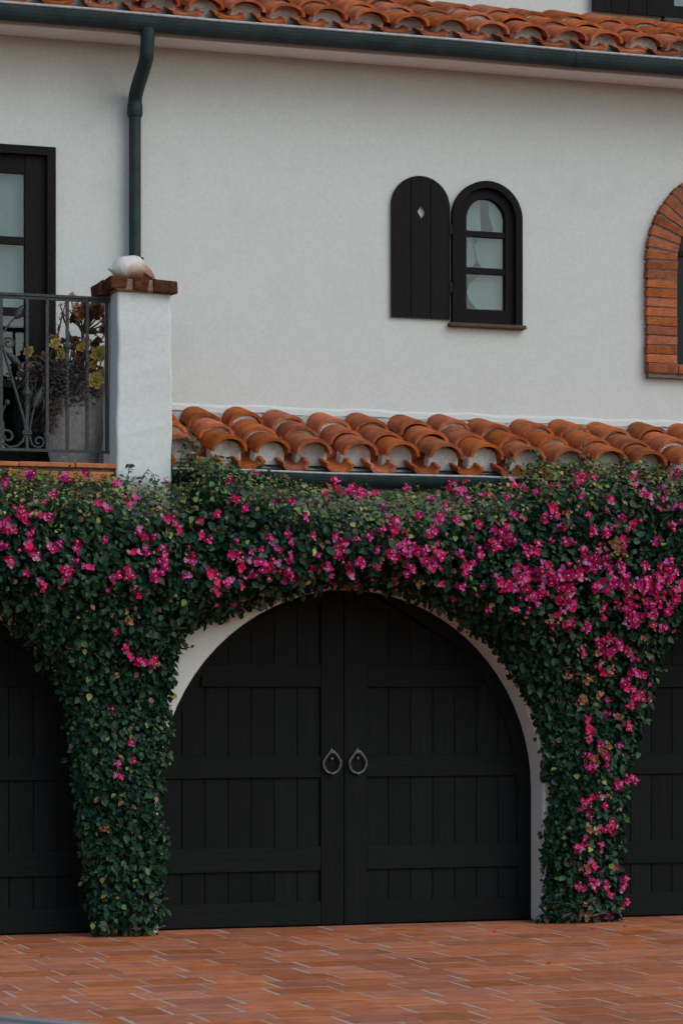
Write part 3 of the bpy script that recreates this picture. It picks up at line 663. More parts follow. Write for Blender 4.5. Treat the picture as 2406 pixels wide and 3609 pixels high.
root = Vector((POTX + .03, POTY, POTZ + .6))
specs = [(350, 1248, 20, 'y', -.12), (337, 1342, 22, 'y', -.2), (367, 1318, 14, 'y', -.14), (328, 1285, 11, 'y', -.1), (105, 1240, 13, 'y', -.05), (107, 1290, 10, 'o', -.05), (155, 1252, 11, 'o', 0),
         (188, 1192, 14, 'o', 0), (334, 1215, 14, 'b', .05), (374, 1138, 17, 'o', -.1), (368, 1165, 15, 'b', 0), (330, 1172, 14, 'b', .05), (340, 1098, 24, 'b', .0), (358, 1085, 20, 'b', .05), (318, 1105, 18, 'b', 0), (290, 1112, 20, 'o', -.02), (278, 1095, 18, 'd', .05), (305, 1082, 20, 'd', .05),
         (262, 1105, 12, 'p', 0), (253, 1042, 11, 'p', .0), (272, 1076, 12, 'p', 0), (262, 1090, 9, 'p', 0), (232, 1070, 7, 'p', 0), (215, 1076, 7, 'p', 0), (222, 1112, 10, 'o', 0), (255, 1128, 13, 'd', .02), (225, 1205, 14, 'd', 0), (245, 1195, 12, 'd', 0), (268, 1210, 14, 'd', .05), (286, 1215, 15, 'b', 0), (205, 1230, 14, 'd', 0), (320, 1250, 12, 'b', 0), (300, 1240, 12, 'd', .05), (345, 1200, 12, 'd', .05), (360, 1230, 11, 'd', .05), (210, 1255, 10, 'o', 0), (270, 1260, 12, 'd', .02)]
hub = P(292, 1175, POTY)
for _ in range(34): specs.append((random.gauss(295, 48) if random.random() < .6 else random.uniform(180, 360), random.uniform(1195, 1325), random.uniform(9, 15), random.choice('dddbbooyp'), random.uniform(-.12, .06)))
for _ in range(10): specs.append((random.uniform(290, 368), random.uniform(1075, 1125), random.uniform(11, 18), random.choice('bbod'), random.uniform(-.08, .06)))
specs = [q for q in specs if q[0] < 376]
part(MB().tube([root - Vector((0, 0, .06)), root + Vector((.02, 0, .2)), P(296, 1230, POTY), hub], [.02, .018, .015, .013], 8), 'stem', 'stem', aeo)
camdir = Vector((CX, CY, EYE + 1)) - root; camdir.normalize()
for i, (px, py, rpx, kind, dy) in enumerate(specs):
    p = P(px, py, POTY + dy - (.08 if kind == 'y' else 0)); rad = rpx / 455 * (1.7 if kind == 'y' else 1.5)
    base = hub if py < 1180 and px > 225 else root + Vector((random.uniform(-.15, .1), random.uniform(-.08, .08), -.02))
    mid = base.lerp(p, .55) + Vector((random.uniform(-.03, .03), random.uniform(-.03, .03), -.03 if py > 1200 else .0))
    part(MB().tube([base, mid, p - Vector((0, 0, .01))], [.008, .006, .005], 6), 'stem', 'stem', aeo)
    nrm = (camdir * (random.uniform(1.4, 2.2) if kind == 'y' else random.uniform(.4, .9)) + Vector((random.uniform(-.5, .5), random.uniform(-.3, .3), random.uniform(.3, .9)))).normalized()
    link('rosette', random.choice(ros[kind]), aeo, p, nrm.to_track_quat('Z', 'Y').to_euler(), rad)
# the flowering stalk and bare pale shoots
part(MB().tube([P(197, 1225, POTY - .1), P(207, 1170, POTY - .1), P(218, 1120, POTY - .1), P(230, 1075, POTY - .1)], [.007, .006, .005, .004], 6), 'stalk', 'stem', aeo)
for pts in (((160, 1275), (148, 1262), (135, 1254), (115, 1258)), ((135, 1285), (120, 1275), (105, 1275), (78, 1280)), ((175, 1270), (180, 1240), (190, 1232)), ((335, 1240), (352, 1205), (370, 1180), (374, 1145))): part(MB().tube([P(a, b, POTY - .14) for a, b in pts], .005, 6), 'shoot', 'stem', aeo)
fl = MB()
def blade(mb, p, d, up, L, w, c):
    s = d.cross(up).normalized(); u2 = s.cross(d)
    mb.add([p, p + d * L * .45 + s * w + u2 * w * .25, p + d * L, p + d * L * .45 - s * w + u2 * w * .25, p + d * L * .5], [(0, 4, 1), (1, 4, 2), (0, 3, 4), (3, 2, 4)], False, c)
for i in range(16):
    t = i / 15; p = P(197 + 30 * t, 1225 - 140 * t, POTY - .1); a = random.uniform(0, 6.28)
    blade(fl, p, Vector((math.cos(a), math.sin(a) * .5, .5)).normalized(), Vector((0, 0, 1)), .05 * (1 - .4 * t), .012, (.30 * random.uniform(.6, 1.2), .10, .05))
part(fl, 'stalk_leaves', 'succ', aeo, col=True)
trail = thing('trailing_plant', 'dark purple trailing groundcover spilling over the side of the planter pot', 'plant', (POTX - .1, POTY - .1, POTZ + .62))
tm = MB()
for i in range(2600):
    u = random.random()
    if u < .45: px, py = random.gauss(200, 60), random.gauss(1330, 26)
    elif u < .85: t = random.random() ** 1.1; px, py = random.gauss(150 - 0 * t, 34 * (1 - .45 * t)), 1330 + 190 * t
    else: px, py = random.gauss(265, 50), random.gauss(1385, 22)
    if px > 376 or px < 62: continue
    w = P(px, py, POTY); dx = (w.x - POTX) / .25
    yy = POTY - .25 * math.sqrt(max(0, 1 - min(1, dx * dx))) - random.uniform(-.06, .05)
    p = P(px, py, yy); a = random.uniform(0, 6.28); d = Vector((math.cos(a), -.6 * random.random(), math.sin(a))).normalized()
    c = random.choice([(.030, .024, .026), (.05, .022, .028), (.022, .032, .024), (.09, .03, .035), (.05, .05, .04), (.018, .018, .02), (.018, .02, .02)])
    blade(tm, p, d, Vector((random.uniform(-.4, .4), -1, random.uniform(0, .8))).normalized(), random.uniform(.018, .035), random.uniform(.006, .011), c)
tl = part(tm, 'leaves', 'succ', trail, col=True); tl['kind'] = 'stuff'
tm = MB()
for i in range(9):
    px = random.uniform(85, 240); q = [(px + random.uniform(-8, 8), 1330 + k * random.uniform(25, 40)) for k in range(5)]
    tm.tube([P(a, b, POTY - .2) for a, b in q], .003, 5)
part(tm, 'runners', 'stem', trail)

# ================================================================== BOUGAINVILLEA
SC = 2406 / 1568.0
top_px = [(0, 1082), (60, 1084), (120, 1088), (200, 1092), (262, 1096), (300, 1106), (350, 1112), (398, 1112), (402, 1066), (430, 1046), (470, 1044), (520, 1062), (570, 1084), (640, 1096), (700, 1112), (760, 1118), (820, 1124), (880, 1136), (930, 1124), (990, 1130), (1040, 1112), (1100, 1112), (1160, 1100), (1195, 1070), (1240, 1062), (1290, 1072), (1340, 1056), (1400, 1068), (1450, 1064), (1500, 1082), (1568, 1078)]
bot_px = [(1568, 1432), (1540, 1450), (1512, 1495), (1500, 1550), (1484, 1620), (1462, 1690), (1440, 1760), (1432, 1830), (1424, 1920), (1418, 2010), (1424, 2075), (1418, 2112), (1252, 2112), (1250, 2060), (1258, 1990), (1248, 1930), (1266, 1860), (1270, 1815), (1256, 1790), (1248, 1720), (1236, 1650), (1212, 1600), (1172, 1545), (1150, 1500), (1104, 1465), (1064, 1435), (1016, 1398), (960, 1376), (900, 1352), (820, 1346), (752, 1350), (690, 1358), (640, 1374), (580, 1392), (516, 1412), (480, 1424), (445, 1432), (412, 1470), (400, 1500), (394, 1560), (388, 1640), (379, 1710), (367, 1790), (363, 1860), (376, 1890), (380, 1960), (369, 2020), (374, 2080), (354, 2128), (330, 2146), (222, 2140), (208, 2080), (200, 1990), (186, 1900), (178, 1820), (168, 1740), (163, 1660), (148, 1590), (114, 1530), (62, 1470), (0, 1414)]
VY = -.08
poly = [(lambda w: (w.x, w.z))(P(a * SC, b * SC, VY)) for a, b in top_px] + [(3.2, 3.36), (4.0, 3.30), (4.8, 3.28), (4.8, 2.0), (4.5, 2.15), (4.0, 2.44), (3.45, 2.52), (3.0, 2.46), (2.75, 2.34)]
poly += [(lambda w: (w.x, w.z))(P(a * SC, b * SC, VY)) for a, b in bot_px] + [(-2.75, 2.32), (-3.0, 2.46), (-3.45, 2.5), (-4.0, 2.42), (-4.5, 2.15), (-4.8, 2.0), (-4.8, 3.24), (-4.0, 3.26), (-3.2, 3.27)]
poly = np.array(poly)
PA = poly; PB = np.roll(poly, -1, axis=0)
def inside(p):
    x, z = p[:, 0:1], p[:, 1:2]; c = ((PA[:, 1] > z) != (PB[:, 1] > z)) & (x < (PB[:, 0] - PA[:, 0]) * (z - PA[:, 1]) / (PB[:, 1] - PA[:, 1] + 1e-12) + PA[:, 0])
    return c.sum(1) % 2 == 1
def edist(p):
    d = PB - PA; L2 = (d ** 2).sum(1) + 1e-12; t = np.clip(((p[:, None, :] - PA) * d).sum(2) / L2, 0, 1)
    return np.sqrt((((PA + t[..., None] * d) - p[:, None, :]) ** 2).sum(2)).min(1)
def lump(p):
    x, z = p[:, 0], p[:, 1]
    return (np.sin(x * 4.1 + z * 2.3) * np.sin(z * 5.2 - x * 1.7 + 1) * .5 + np.sin(x * 11 + 2 * z) * np.sin(z * 9 - 3 * x) * .35 + np.sin(x * 23 - z * 7) * np.sin(z * 21 + x * 5) * .25)
def bulge(p):
    e = edist(p); z = p[:, 1]
    pm = .18 + .36 * np.clip((z - 1.7) / .8, 0, 1)
    t = np.clip(e / (.30), 0, 1); return .05 + pm * np.sqrt(1 - (1 - t) ** 2) + .06 * lump(p) * t, e
def sample(n):
    out = []; c = 0; lo = poly.min(0); hi = poly.max(0)
    while c < n:
        p = rng.uniform(lo, hi, (20000, 2)); p = p[inside(p)]; out.append(p); c += len(p)
    return np.concatenate(out)[:n]
def normals(p):
    h = .03; b0, _ = bulge(p); bx_, _ = bulge(p + [h, 0]); bz, _ = bulge(p + [0, h])
    n = np.c_[-(bx_ - b0) / h, -np.ones(len(p)), -(bz - b0) / h]; n[:, 0] *= 1; 
    n = np.c_[-(bx_ - b0) / h * 1.0, -np.ones(len(p)), -(bz - b0) / h]
    return n / np.linalg.norm(n, axis=1)[:, None], b0
def unit(v): return v / (np.linalg.norm(v, axis=1)[:, None] + 1e-9)
LV = np.array([(0, 0, 0), (-.30, .22, .07), (-.36, .50, .06), (-.17, .82, 0), (0, 1.0, -.10), (.17, .82, 0), (.36, .50, .06), (.30, .22, .07), (0, .5, -.02)])
LF = np.array([(8, 1, 0), (8, 2, 1), (8, 3, 2), (8, 4, 3), (8, 5, 4), (8, 6, 5), (8, 7, 6), (8, 0, 7)])
def leaf_frames(p, y, nrm, size):
    n = len(p)
    up = np.array([0, 0, 1.0]); rnd = rng.normal(0, 1, (n, 3))
    nn = unit(nrm * .75 + up * .55 + rnd * .42)
    d = np.c_[rng.normal(0, .55, n), -rng.uniform(.1, .7, n), -rng.uniform(.2, 1.0, n)]
    d = unit(d - nn * (d * nn).sum(1)[:, None]); s = np.cross(d, nn)
    return np.stack([s, d, nn], 2), np.c_[p[:, 0], y, p[:, 1]], size
def leaf_mesh(name, frames, pos, size, colr):
    n = len(pos); v = (np.einsum('nij,kj->nki', frames, LV) * size[:, None, None] + pos[:, None, :]).reshape(-1, 3)
    f = (LF[None] + (np.arange(n) * 9)[:, None, None]).reshape(-1, 3)
    me = bpy.data.meshes.new(name); me.vertices.add(len(v)); me.vertices.foreach_set('co', v.astype(np.float32).ravel())
    me.loops.add(f.size); me.loops.foreach_set('vertex_index', f.astype(np.int32).ravel())
    me.polygons.add(len(f)); me.polygons.foreach_set('loop_start', (np.arange(len(f)) * 3).astype(np.int32)); me.polygons.foreach_set('loop_total', np.full(len(f), 3, np.int32))
    me.polygons.foreach_set('use_smooth', np.ones(len(f), bool))
    at = me.color_attributes.new('col', 'FLOAT_COLOR', 'POINT'); c = np.repeat(np.c_[colr, np.ones(n)], 9, axis=0); at.data.foreach_set('color', c.astype(np.float32).ravel())
    me.materials.append(M['leaf']); me.validate(); me.update(); return me
def leaf_cols(p, n):
    """young growth along the crest is yellow green to bronze, old leaves dark green"""
    base = np.array([(.005, .028, .015), (.007, .037, .017), (.010, .048, .020), (.004, .020, .013), (.022, .070, .030)])
    c = base[rng.integers(0, len(base), n)] * rng.uniform(.7, 1.3, (n, 1))
    e = np.interp(p[:, 0], poly[:len(top_px), 0], poly[:len(top_px), 1]) - p[:, 1]
    yng = (rng.random(n) < np.clip(.9 - e / .5, .04, .78))
    yc = np.array([(.24, .30, .07), (.15, .25, .06), (.36, .28, .12), (.27, .14, .07), (.09, .19, .05), (.06, .15, .045)]); c[yng] = yc[rng.integers(0, len(yc), yng.sum())] * rng.uniform(.7, 1.2, (yng.sum(), 1))
    dry = rng.random(n) < .012; c[dry] = (.22, .13, .06); return c, e
POOL = sample(9000)
N1, N2 = 62000, 32000
pA = sample(N1 + N2); nrm, bl = normals(pA); pA = pA + rng.normal(0, .020, pA.shape)
depth = np.where(np.arange(N1 + N2) < N1, 1 - rng.random(N1 + N2) ** 1.3 * .5, rng.uniform(.08, .6, N1 + N2))
yA = -(bl * depth + np.where(np.arange(N1 + N2) < N1, rng.normal(0, .018, N1 + N2), 0)); yA = np.minimum(yA, -.02)
cA, eA = leaf_cols(pA, N1 + N2)
szA = (.028 + .040 * rng.random(N1 + N2) ** 1.4) * np.where(eA < .22, .72, 1.0)
split = .35 + .18 * np.sin(pA[:, 1] * 7) + rng.normal(0, .06, N1 + N2)
right = pA[:, 0] > split
inview = (pA[:, 0] > -2.6) & (pA[:, 0] < 2.55)
vines = []
for side, lab, base in ((False, 'bougainvillea with scattered pink blooms climbing the pillar below the shell-topped post', (-1.72, -.15, 0)), (True, 'bougainvillea thick with magenta and withered tan blooms climbing the pillar below the brick arch', (1.75, -.15, 0))):
    v_ = thing('bougainvillea_vine', lab, 'vine', base); vines.append(v_)
    idx = np.where(right == side)[0]
    fr, po, sz = leaf_frames(pA[idx], yA[idx], nrm[idx], szA[idx])
    front = np.where((idx < N1) & inview[idx] & (depth[idx] > .97))[0]
    big = front[np.argsort(-sz[front])][:300]; keep = np.ones(len(idx), bool); keep[big] = False
    b = np.array(base)
    o = link('leaves', leaf_mesh('leaves', fr[keep], po[keep] - b, sz[keep], cA[idx][keep]), v_, base); o['kind'] = 'stuff'
    # the largest leaves in front, one by one
    protos = [leaf_mesh('leaf', np.eye(3)[None], np.zeros((1, 3)), np.ones(1), np.array([c])) for c in ((.007, .036, .018), (.010, .046, .021), (.016, .060, .026), (.006, .028, .015))]
    for j in big:
        mm = Matrix([list(fr[j][r]) for r in range(3)])
        link('leaf', protos[j % 4], v_, po[j], mm.to_euler(), float(sz[j]) * 1.12)
    # woody stems from the foot of the pillar up into the canopy
    bx0 = base[0]
    for q in range(7):
        x = bx0 + random.uniform(-.13, .13); pts = [(x, -.07 - .05 * random.random(), 0)]
        tx = bx0 + (q - 3) * .33
        for k in range(1, 11):
            t = k / 10; pts.append((x + (tx - x) * max(0, t - .55) / .45 + random.uniform(-.03, .03), -.07 - .12 * t * random.random() - .02, 2.9 * t))
        part(MB().tube(pts, [.022 - .014 * k / 10 for k in range(11)], 7), 'stem', 'stem', v_)
    for q in range(26):
        p = pA[idx[random.randrange(len(idx))]]
        while edist(p[None])[0] < .24: p = pA[idx[random.randrange(len(idx))]]
        yy = -.25; a = random.uniform(0, 6.28)
        part(MB().tube([(p[0], -.12, p[1]), (p[0] + .1 * math.cos(a), yy - .1, p[1] + .1 * math.sin(a)), (p[0] + .22 * math.cos(a), yy - .12, p[1] + .22 * math.sin(a))], [.006, .005, .003], 5), 'twig', 'stem', v_)
    for q in range(7):
        x = bx0 + random.uniform(-.2, .2); part(MB().tube([(x, -.1, random.uniform(.0, .05)), (x + random.uniform(-.1, .1), -.24, .05 + random.uniform(0, .06)), (x + random.uniform(-.1, .1), -.26, .01 + random.uniform(0, .08))], [.006, .004, .003], 5), 'twig', 'stem', v_)
# shoots standing clear of the crest
sm = MB(); sl_ = []
for px, py, h, lean, s in ((445, 1695, .12, .02, 0), (490, 1700, .07, .05, 0), (548, 1705, .08, -.03, 0), (640, 1600, .10, .05, 0), (690, 1600, .14, -.04, 0), (2040, 1620, .13, .04, 1), (1900, 1640, .12, -.05, 1), (1790, 1650, .1, .04, 1), (2200, 1640, .1, 0, 1)):
    p = P(px, py, -.22); q = p + Vector((lean, 0, h)); sm = MB().tube([p - Vector((0, -.05, .12)), p, p.lerp(q, .5) + Vector((.01, 0, 0)), q], [.004, .0035, .003, .002], 5)
    part(sm, 'shoot', 'stem', vines[s])
    for k in range(7):
        w = p.lerp(q, k / 6); a = random.uniform(0, 6.28)
        sl_.append((s, w, a))
for _ in range(110):
    while True:
        p2 = POOL[random.randrange(9000)][None]
        if -2.6 < p2[0, 0] < 2.55 and (edist(p2)[0] < .10 or random.random() < .25): break
    bb = float(bulge(p2)[0][0]); s = 1 if p2[0, 0] > .35 else 0
    p = Vector((p2[0, 0], -bb + .03, p2[0, 1])); a = random.uniform(0, 6.28)
    q = p + Vector((.07 * math.cos(a), -random.uniform(.04, .12), .05 * math.sin(a) + random.uniform(-.05, .06)))
    part(MB().tube([p + Vector((0, .08, 0)), p, q], [.0035, .003, .002], 5), 'shoot', 'stem', vines[s])
    for k in range(6): sl_.append((s, p.lerp(q, .3 + .7 * k / 5), random.uniform(0, 6.28)))
for s in (0, 1):
    ws = [w for w in sl_ if w[0] == s]; n = len(ws); pos = np.array([list(w[1]) for w in ws]) - np.array(WL[vines[s].name])
    nn = unit(rng.normal(0, .5, (n, 3)) + [0, -.6, .6]); d = unit(np.array([[math.cos(w[2]), -.3, math.sin(w[2]) * .4] for w in ws])); d = unit(d - nn * (d * nn).sum(1)[:, None])
    link('shoot_leaves', leaf_mesh('shoot_leaves', np.stack([np.cross(d, nn), d, nn], 2), pos, rng.uniform(.03, .06, n), np.tile((.03, .075, .03), (n, 1)) * rng.uniform(.7, 1.4, (n, 1))), vines[s], WL[vines[s].name])['kind'] = 'stuff'

# blooms
def bloom_mesh(nb, spread, cols, seed, white=True, stalk=True):
    r_ = random.Random(seed); mb = MB()
    for i in range(nb):
        p = Vector((r_.gauss(0, spread), r_.uniform(-.02, .03), r_.gauss(0, spread * .8))); ax = Vector((r_.uniform(-.7, .7), -1 + r_.uniform(-.2, .6), r_.uniform(-.5, .8))).normalized()
        u = ax.orthogonal().normalized(); w = ax.cross(u); c = r_.choice(cols); c = tuple(q * r_.uniform(.75, 1.2) for q in c); a0 = r_.uniform(0, 6.28); L = r_.uniform(.021, .033)
        for k in range(3):
            a = a0 + k * 2.094; d = (u * math.cos(a) + w * math.sin(a)); s = ax.cross(d); tip = d * L + ax * L * .55
            mb.add([p, p + tip * .42 + s * L * .54 + ax * .003, p + tip * .8 + s * L * .42 + ax * .004, p + tip * 1.05 + ax * .004, p + tip * .8 - s * L * .42 + ax * .004, p + tip * .42 - s * L * .54 + ax * .003, p + tip * .55 - ax * .004],
                   [(6, 0, 1), (6, 1, 2), (6, 2, 3), (6, 3, 4), (6, 4, 5), (6, 5, 0)], True, c)
        if stalk: mb.tube([Vector((0, .05, -.01)), p * .6 + Vector((0, .02, 0)), p], .0022, 4, False, (.12, .14, .05))
        if white and r_.random() < .45: mb.ball(p + ax * L * .62, (.007, .007, .006), 6, (.75, .66, .55))
    return mb.mesh('bloom', 'bract', col=True)
PK = [(.80, .028, .23), (.86, .10, .38), (.58, .014, .17), (.84, .22, .50), (.82, .03, .15), (.38, .010, .12)]
TN = [(.50, .30, .17), (.42, .22, .11), (.60, .42, .27), (.45, .14, .10)]
bloom = {'s': [bloom_mesh(4, .018, PK, i) for i in range(5)], 'm': [bloom_mesh(9, .032, PK, 10 + i) for i in range(5)], 'l': [bloom_mesh(18, .048, PK, 20 + i) for i in range(5)],
         't': [bloom_mesh(5, .03, TN, 30 + i, False) for i in range(4)]}
BL = dict(
 s='8,1110 70,1090 90,1185 120,1255 135,1250 10,1255 175,1290 195,1090 150,1100 120,1135 270,1110 375,1105 335,1270 415,1220 460,1225 270,1320 305,1270 445,1290 430,1320 500,1180 530,1100 588,1085 575,1265 525,1335 500,1360 555,1345 285,1485 300,1505 265,1450 255,1632 300,1708 310,1745 272,1755 275,1780 860,1135 745,1135 850,1225 875,1215 870,1295 720,1305 790,1240 820,1340 760,1322 850,1330 1050,1195 1110,1135 1290,1215 1350,1180 1340,1090 1360,1220 1520,1125 1540,1210 1500,1250 1430,1190 1440,1490 1340,1500 1460,1510 1470,1550 1375,1710 1350,1735 1390,1740 1455,1795 1330,1860 1390,1850 1385,1910 1340,1925 1380,1940 1365,1985 1345,2005 1430,2040 1436,2070 1430,2026 1400,2055 350,1240 240,1240 205,1300 180,1250 480,1240 620,1240 660,1230 700,1190 640,1150 560,1170 720,1230 1010,1190 960,1180 1180,1180 1230,1130 1480,1140 1560,1160 640,1260 110,1190 25,1290 60,1320 1010,1340 1060,1350 1120,1400 1180,1400 1100,1200 1470,1190 1400,1150',
 m='55,1190 15,1205 45,1180 30,1220 70,1262 155,1310 390,1192 330,1230 295,1310 370,1265 380,1290 440,1275 315,1365 355,1320 490,1320 540,1275 555,1300 600,1290 620,1302 690,1338 320,1520 345,1518 770,1120 800,1130 830,1135 930,1125 905,1210 975,1290 905,1275 940,1300 830,1295 800,1305 750,1300 770,1270 990,1300 1000,1270 900,1330 1030,1120 990,1220 1075,1230 1165,1240 1130,1245 1100,1280 1070,1310 1145,1330 1160,1350 1280,1375 1310,1390 1330,1310 1395,1300 1400,1330 1420,1300 1370,1350 1480,1300 1550,1370 1540,1320 1560,1345 1250,1190 1270,1170 1320,1110 1450,1205 1390,1225 1430,1240 1300,1250 1230,1260 1210,1270 1340,1270 1370,1475 1390,1490 1420,1480 1350,1440 1380,1540 1455,1545 1440,1580 1460,1600 1430,1570 1450,1612 1350,1660 1356,1684 1440,1665 1360,1760 1440,1790 1420,1802 1365,1830 1340,1850 1400,1900 1330,1950 1360,2030 1332,2040 1390,2040 1280,1410 1260,1300 1520,1440 1300,1430',
 l='660,1310 930,1250 960,1272 1060,1125 1150,1225 1200,1300 1180,1330 1215,1352 1245,1320 1265,1345 1240,1372 1300,1330 1290,1352 1355,1295 1375,1290 1425,1330 1400,1352 1430,1352 1450,1382 1440,1402 1500,1340 1520,1330 1510,1370 1480,1350 1530,1310 1490,1410 1460,1420 1520,1400',
 t='1410,1265 1430,1275 1420,1250 1300,1180 1340,1600 1375,1590 1330,1612 1400,1545 1350,1560 1380,1500 1380,1722 1395,1720 1350,1910 1372,1905 1345,2100 1355,2104 1345,2000 1440,1500 1310,1550 1420,1640 1350,1745 1365,1745 300,1425 245,1905 960,1340 790,1345 1500,1440')
for kind, txt in BL.items():
    for tok in txt.split():
        a, b = (float(q) for q in tok.split(','))
        a += random.uniform(-2, 2); b += random.uniform(-2, 2)
        w = P(a * SC, b * SC, -.3); q = np.array([[w.x, w.z]])
        if not inside(q)[0]: y = -.12
        else: y = -float(bulge(q)[0][0])
        w = P(a * SC, b * SC, y - .035); s = 1 if w.x > .35 else 0
        link('bloom', random.choice(bloom[kind]), vines[s], w, (random.uniform(-.4, .3), random.uniform(-3.1, 3.1), random.uniform(-.4, .4)), random.uniform(.72, 1.02))
# small scattered bracts, thicker on the right hand plant
for side, nsc in ((0, 40), (1, 115)):
    k = 0
    while k < nsc:
        p = POOL[random.randrange(9000)]
        if not -2.6 < p[0] < 2.55 or (p[0] > .35) != bool(side): continue
        if side == 0 and (p[1] < 2.3 or p[1] > 3.1): continue
        if side == 1 and p[0] < 1.0 and p[1] < 2.3: continue
        if side == 1 and p[1] < 2.2 and p[0] < 1.7: continue
        y = -float(bulge(p[None])[0][0]) - .02
        link('bloom', random.choice(bloom['t' if side and random.random() < .22 else 's']), vines[side], (p[0], y, p[1]), (random.uniform(-.4, .3), random.uniform(-3.1, 3.1), 0), random.uniform(.5, .85)); k += 1

# ================================================================== SMALL THINGS
st = MB(); a = P(791, 1632, -.16)
z = [(a.x + .012 * math.sin(k * 1.5), -.158 - .006 * math.cos(k * 1.5), a.z + .015 - k * .0095) for k in range(9)]
st.tube(z, .0045, 6); st.tube([(a.x + .002, -.15, a.z - .02), (a.x + .018, -.165, a.z + .002), (a.x + .012, -.162, a.z + .02)], .004, 6)
sg = thing('string_tie', 'short white string knotted round the lower gutter', 'string', tuple(a)); part(st, 'knot', 'white', sg)
petal = bloom_mesh(1, .001, PK, 77, False, False)
dl = MB(); blade(dl, Vector((0, 0, .004)), Vector((1, .2, .1)).normalized(), Vector((0, 0, 1)), .05, .016, (.06, .035, .02)); dl = dl.mesh('fallen_leaf', 'succ', col=True)
for px, py, lab in ((1740, 3277, 'pink bract fallen on the paving before the middle door'), (2090, 3267, 'pale pink bract fallen at the foot of the flowering pillar'), (2203, 3258, 'pink bract fallen before the door beside the flowering pillar')):
    o = link('fallen_bract', petal, None, G(px, py, .018), (1.5, 0, random.uniform(0, 6))); tag(o, lab, 'petal')
for px, py, lab in ((1930, 3398, 'curled brown leaf lying alone out on the paving'), (142, 3370, 'small brown leaf on the paving before the door under the balcony'), (560, 3322, 'small brown leaf on the paving beside the shaded vine foot')):
    o = link('fallen_leaf', dl, None, G(px, py, .002), (0, 0, random.uniform(0, 6))); tag(o, lab, 'leaf')

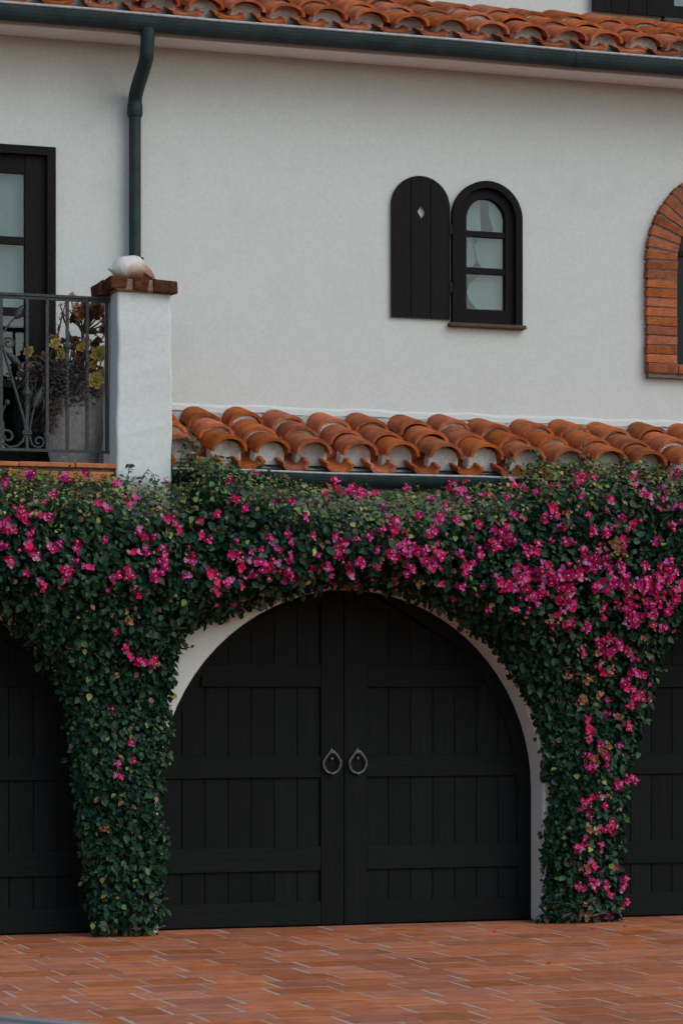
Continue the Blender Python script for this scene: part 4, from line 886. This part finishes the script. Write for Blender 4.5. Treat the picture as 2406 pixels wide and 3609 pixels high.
# ================================================================== PARKED CAR (only the top of its bonnet is in the picture)
def car():
    d = 5.55; u = -.69 - 1.12
    cx, cy = CX + AX[0] * d + RT[0] * u, CY + AX[1] * d + RT[1] * u
    root = tag(link('parked_car', None, None, (cx, cy, 0)), 'silver car parked on the forecourt in front of the house', 'car')
    def put(mb, name, mat, parent=None, loc=(0, 0, 0), rot=(0, 0, 0), **k):
        o = bpy.data.objects.new(name, mb.mesh(name, mat, **k)); COL.objects.link(o); o.parent = parent or root; o.location = loc; o.rotation_euler = rot; return o
    # body lofted along its length
    stn = [(-2.15, .60, .40, .78), (-2.10, .72, .30, .90), (-1.9, .82, .22, .98), (-1.4, .86, .20, 1.0), (-.9, .875, .19, .99), (0, .88, .19, .98), (.5, .88, .19, 1.0), (.78, .875, .19, 1.022), (.95, .87, .19, 1.009), (1.26, .86, .20, .982), (1.6, .84, .21, .935), (1.9, .79, .23, .86), (2.08, .70, .28, .76), (2.17, .55, .38, .64)]
    v = []; n = 12
    for x, hw, zb, zt in stn:
        h = zt - zb
        half = [(.0, zb), (hw * .8, zb), (hw * .96, zb + .06), (hw, zb + h * .35), (hw * .995, zb + h * .62), (hw * .96, zt - h * .13), (hw * .86, zt - .015), (hw * .70, zt - .036), (hw * .45, zt - .012), (0, zt)]
        ring = half + [(-a, b) for a, b in half[-2:0:-1]]; n = len(ring); v += [(x, a, b) for a, b in ring]
    f = [(i * n + k, (i + 1) * n + k, (i + 1) * n + (k + 1) % n, i * n + (k + 1) % n) for i in range(len(stn) - 1) for k in range(n)] + [tuple(range(n)), tuple(range(len(stn) * n - 1, (len(stn) - 1) * n - 1, -1))]
    body = put(MB().add(v, f, True), 'body', 'paint'); sb_ = body.modifiers.new('smooth', 'SUBSURF'); sb_.levels = 1; sb_.render_levels = 2
    def cabin(name, mat, o, cut):
        st2 = [(-1.55, .66, .98), (-1.0, .61, 1.30), (-.5, .60, 1.40), (0, .60, 1.415), (.35, .59, 1.36), (.95, .68, 1.0)]; v = []
        for x, hw, zt in st2:
            zb = .965; half = [(hw * (1.1 if zt > 1.05 else 1.05) + .08 * min(1, (zt - zb) / .35) + o, zb), (hw + .05 * min(1, (zt - zb) / .35) + o, zb + (zt - zb) * .6), (hw * .92 + o, zt - (zt - zb) * .12 + o), (hw * .6, zt + o), (0, zt + .012 * min(1, (zt - zb) / .3) + o)]
            ring = half + [(-a, b) for a, b in half[-2::-1]]; k = len(ring); v += [(x, a, b) for a, b in ring]
        F_ = [(i * k + j, (i + 1) * k + j, (i + 1) * k + j + 1, i * k + j + 1) for i in range(len(st2) - 1) for j in range(k - 1)]
        return put(MB().add(v, F_, True), name, mat)
    cabin('roof', 'paint', 0, None)
    for s in (-1, 1):
        put(MB().add([(-1.3, s * .735, 1.0), (-.45, s * .745, 1.0), (-.45, s * .665, 1.33), (-.92, s * .665, 1.27)], [(0, 1, 2, 3)]), 'side_window', 'carglass')
        put(MB().add([(-.38, s * .745, 1.0), (.72, s * .742, 1.0), (.28, s * .665, 1.32), (-.38, s * .665, 1.34)], [(0, 1, 2, 3)]), 'side_window', 'carglass')
        put(MB().ball((1.98, s * .58, .66), (.16, .14, .07), 12), 'headlight', 'lamp'); put(MB().ball((-2.06, s * .62, .78), (.09, .13, .08), 12), 'tail_light', 'redlamp')
        mr_ = put(MB().ball((.52, s * .98, 1.04), (.07, .11, .075), 12).tube([(.55, s * .86, 1.0), (.54, s * .93, 1.02)], .025, 8), 'wing_mirror', 'paint')
        for xh in (-.35, .55): put(MB().tube([(xh - .1, s * .885, .80), (xh - .05, s * .905, .80), (xh + .05, s * .905, .80), (xh + .1, s * .885, .80)], .014, 8), 'door_handle', 'paint')
        for xw in (-1.32, 1.35):
            wh = put(MB().tube([(0, -.1, 0), (0, -.095, 0), (0, .095, 0), (0, .1, 0)], [.27, .315, .315, .27], 28), 'wheel', 'rubber', None, (xw, s * .80, .315))
            put(MB().tube([(0, s * .09, 0), (0, s * .108, 0)], [.21, .19], 24), 'rim', 'rim', wh)
            for q in range(5): put(MB().box(-.02, .02, s * .108 - .006, s * .108 + .006, .03, .19), 'spoke', 'rubber', wh, (0, 0, 0), (0, q * 1.2566, 0))
    put(MB().add([(.99, -.62, 1.02), (.99, .62, 1.02), (.40, .52, 1.352), (.40, -.52, 1.352)], [(0, 1, 2, 3)]), 'windscreen', 'carglass')
    put(MB().add([(-1.60, -.60, 1.0), (-1.60, .60, 1.0), (-1.03, .52, 1.315), (-1.03, -.52, 1.315)], [(3, 2, 1, 0)]), 'rear_window', 'carglass')
    put(MB().box(2.12, 2.19, -.42, .42, .48, .60), 'grille', 'rubber', bevel=.02)
    for s in (-1, 1): put(MB().tube([(.98, s * .61, .972), (1.3, s * .60, .942), (1.65, s * .585, .893), (1.95, s * .54, .81)], .010, 6), 'bonnet_seam', 'rubber')
    root.rotation_euler = (0, 0, -PHI)
car()
print('pavers', npv)
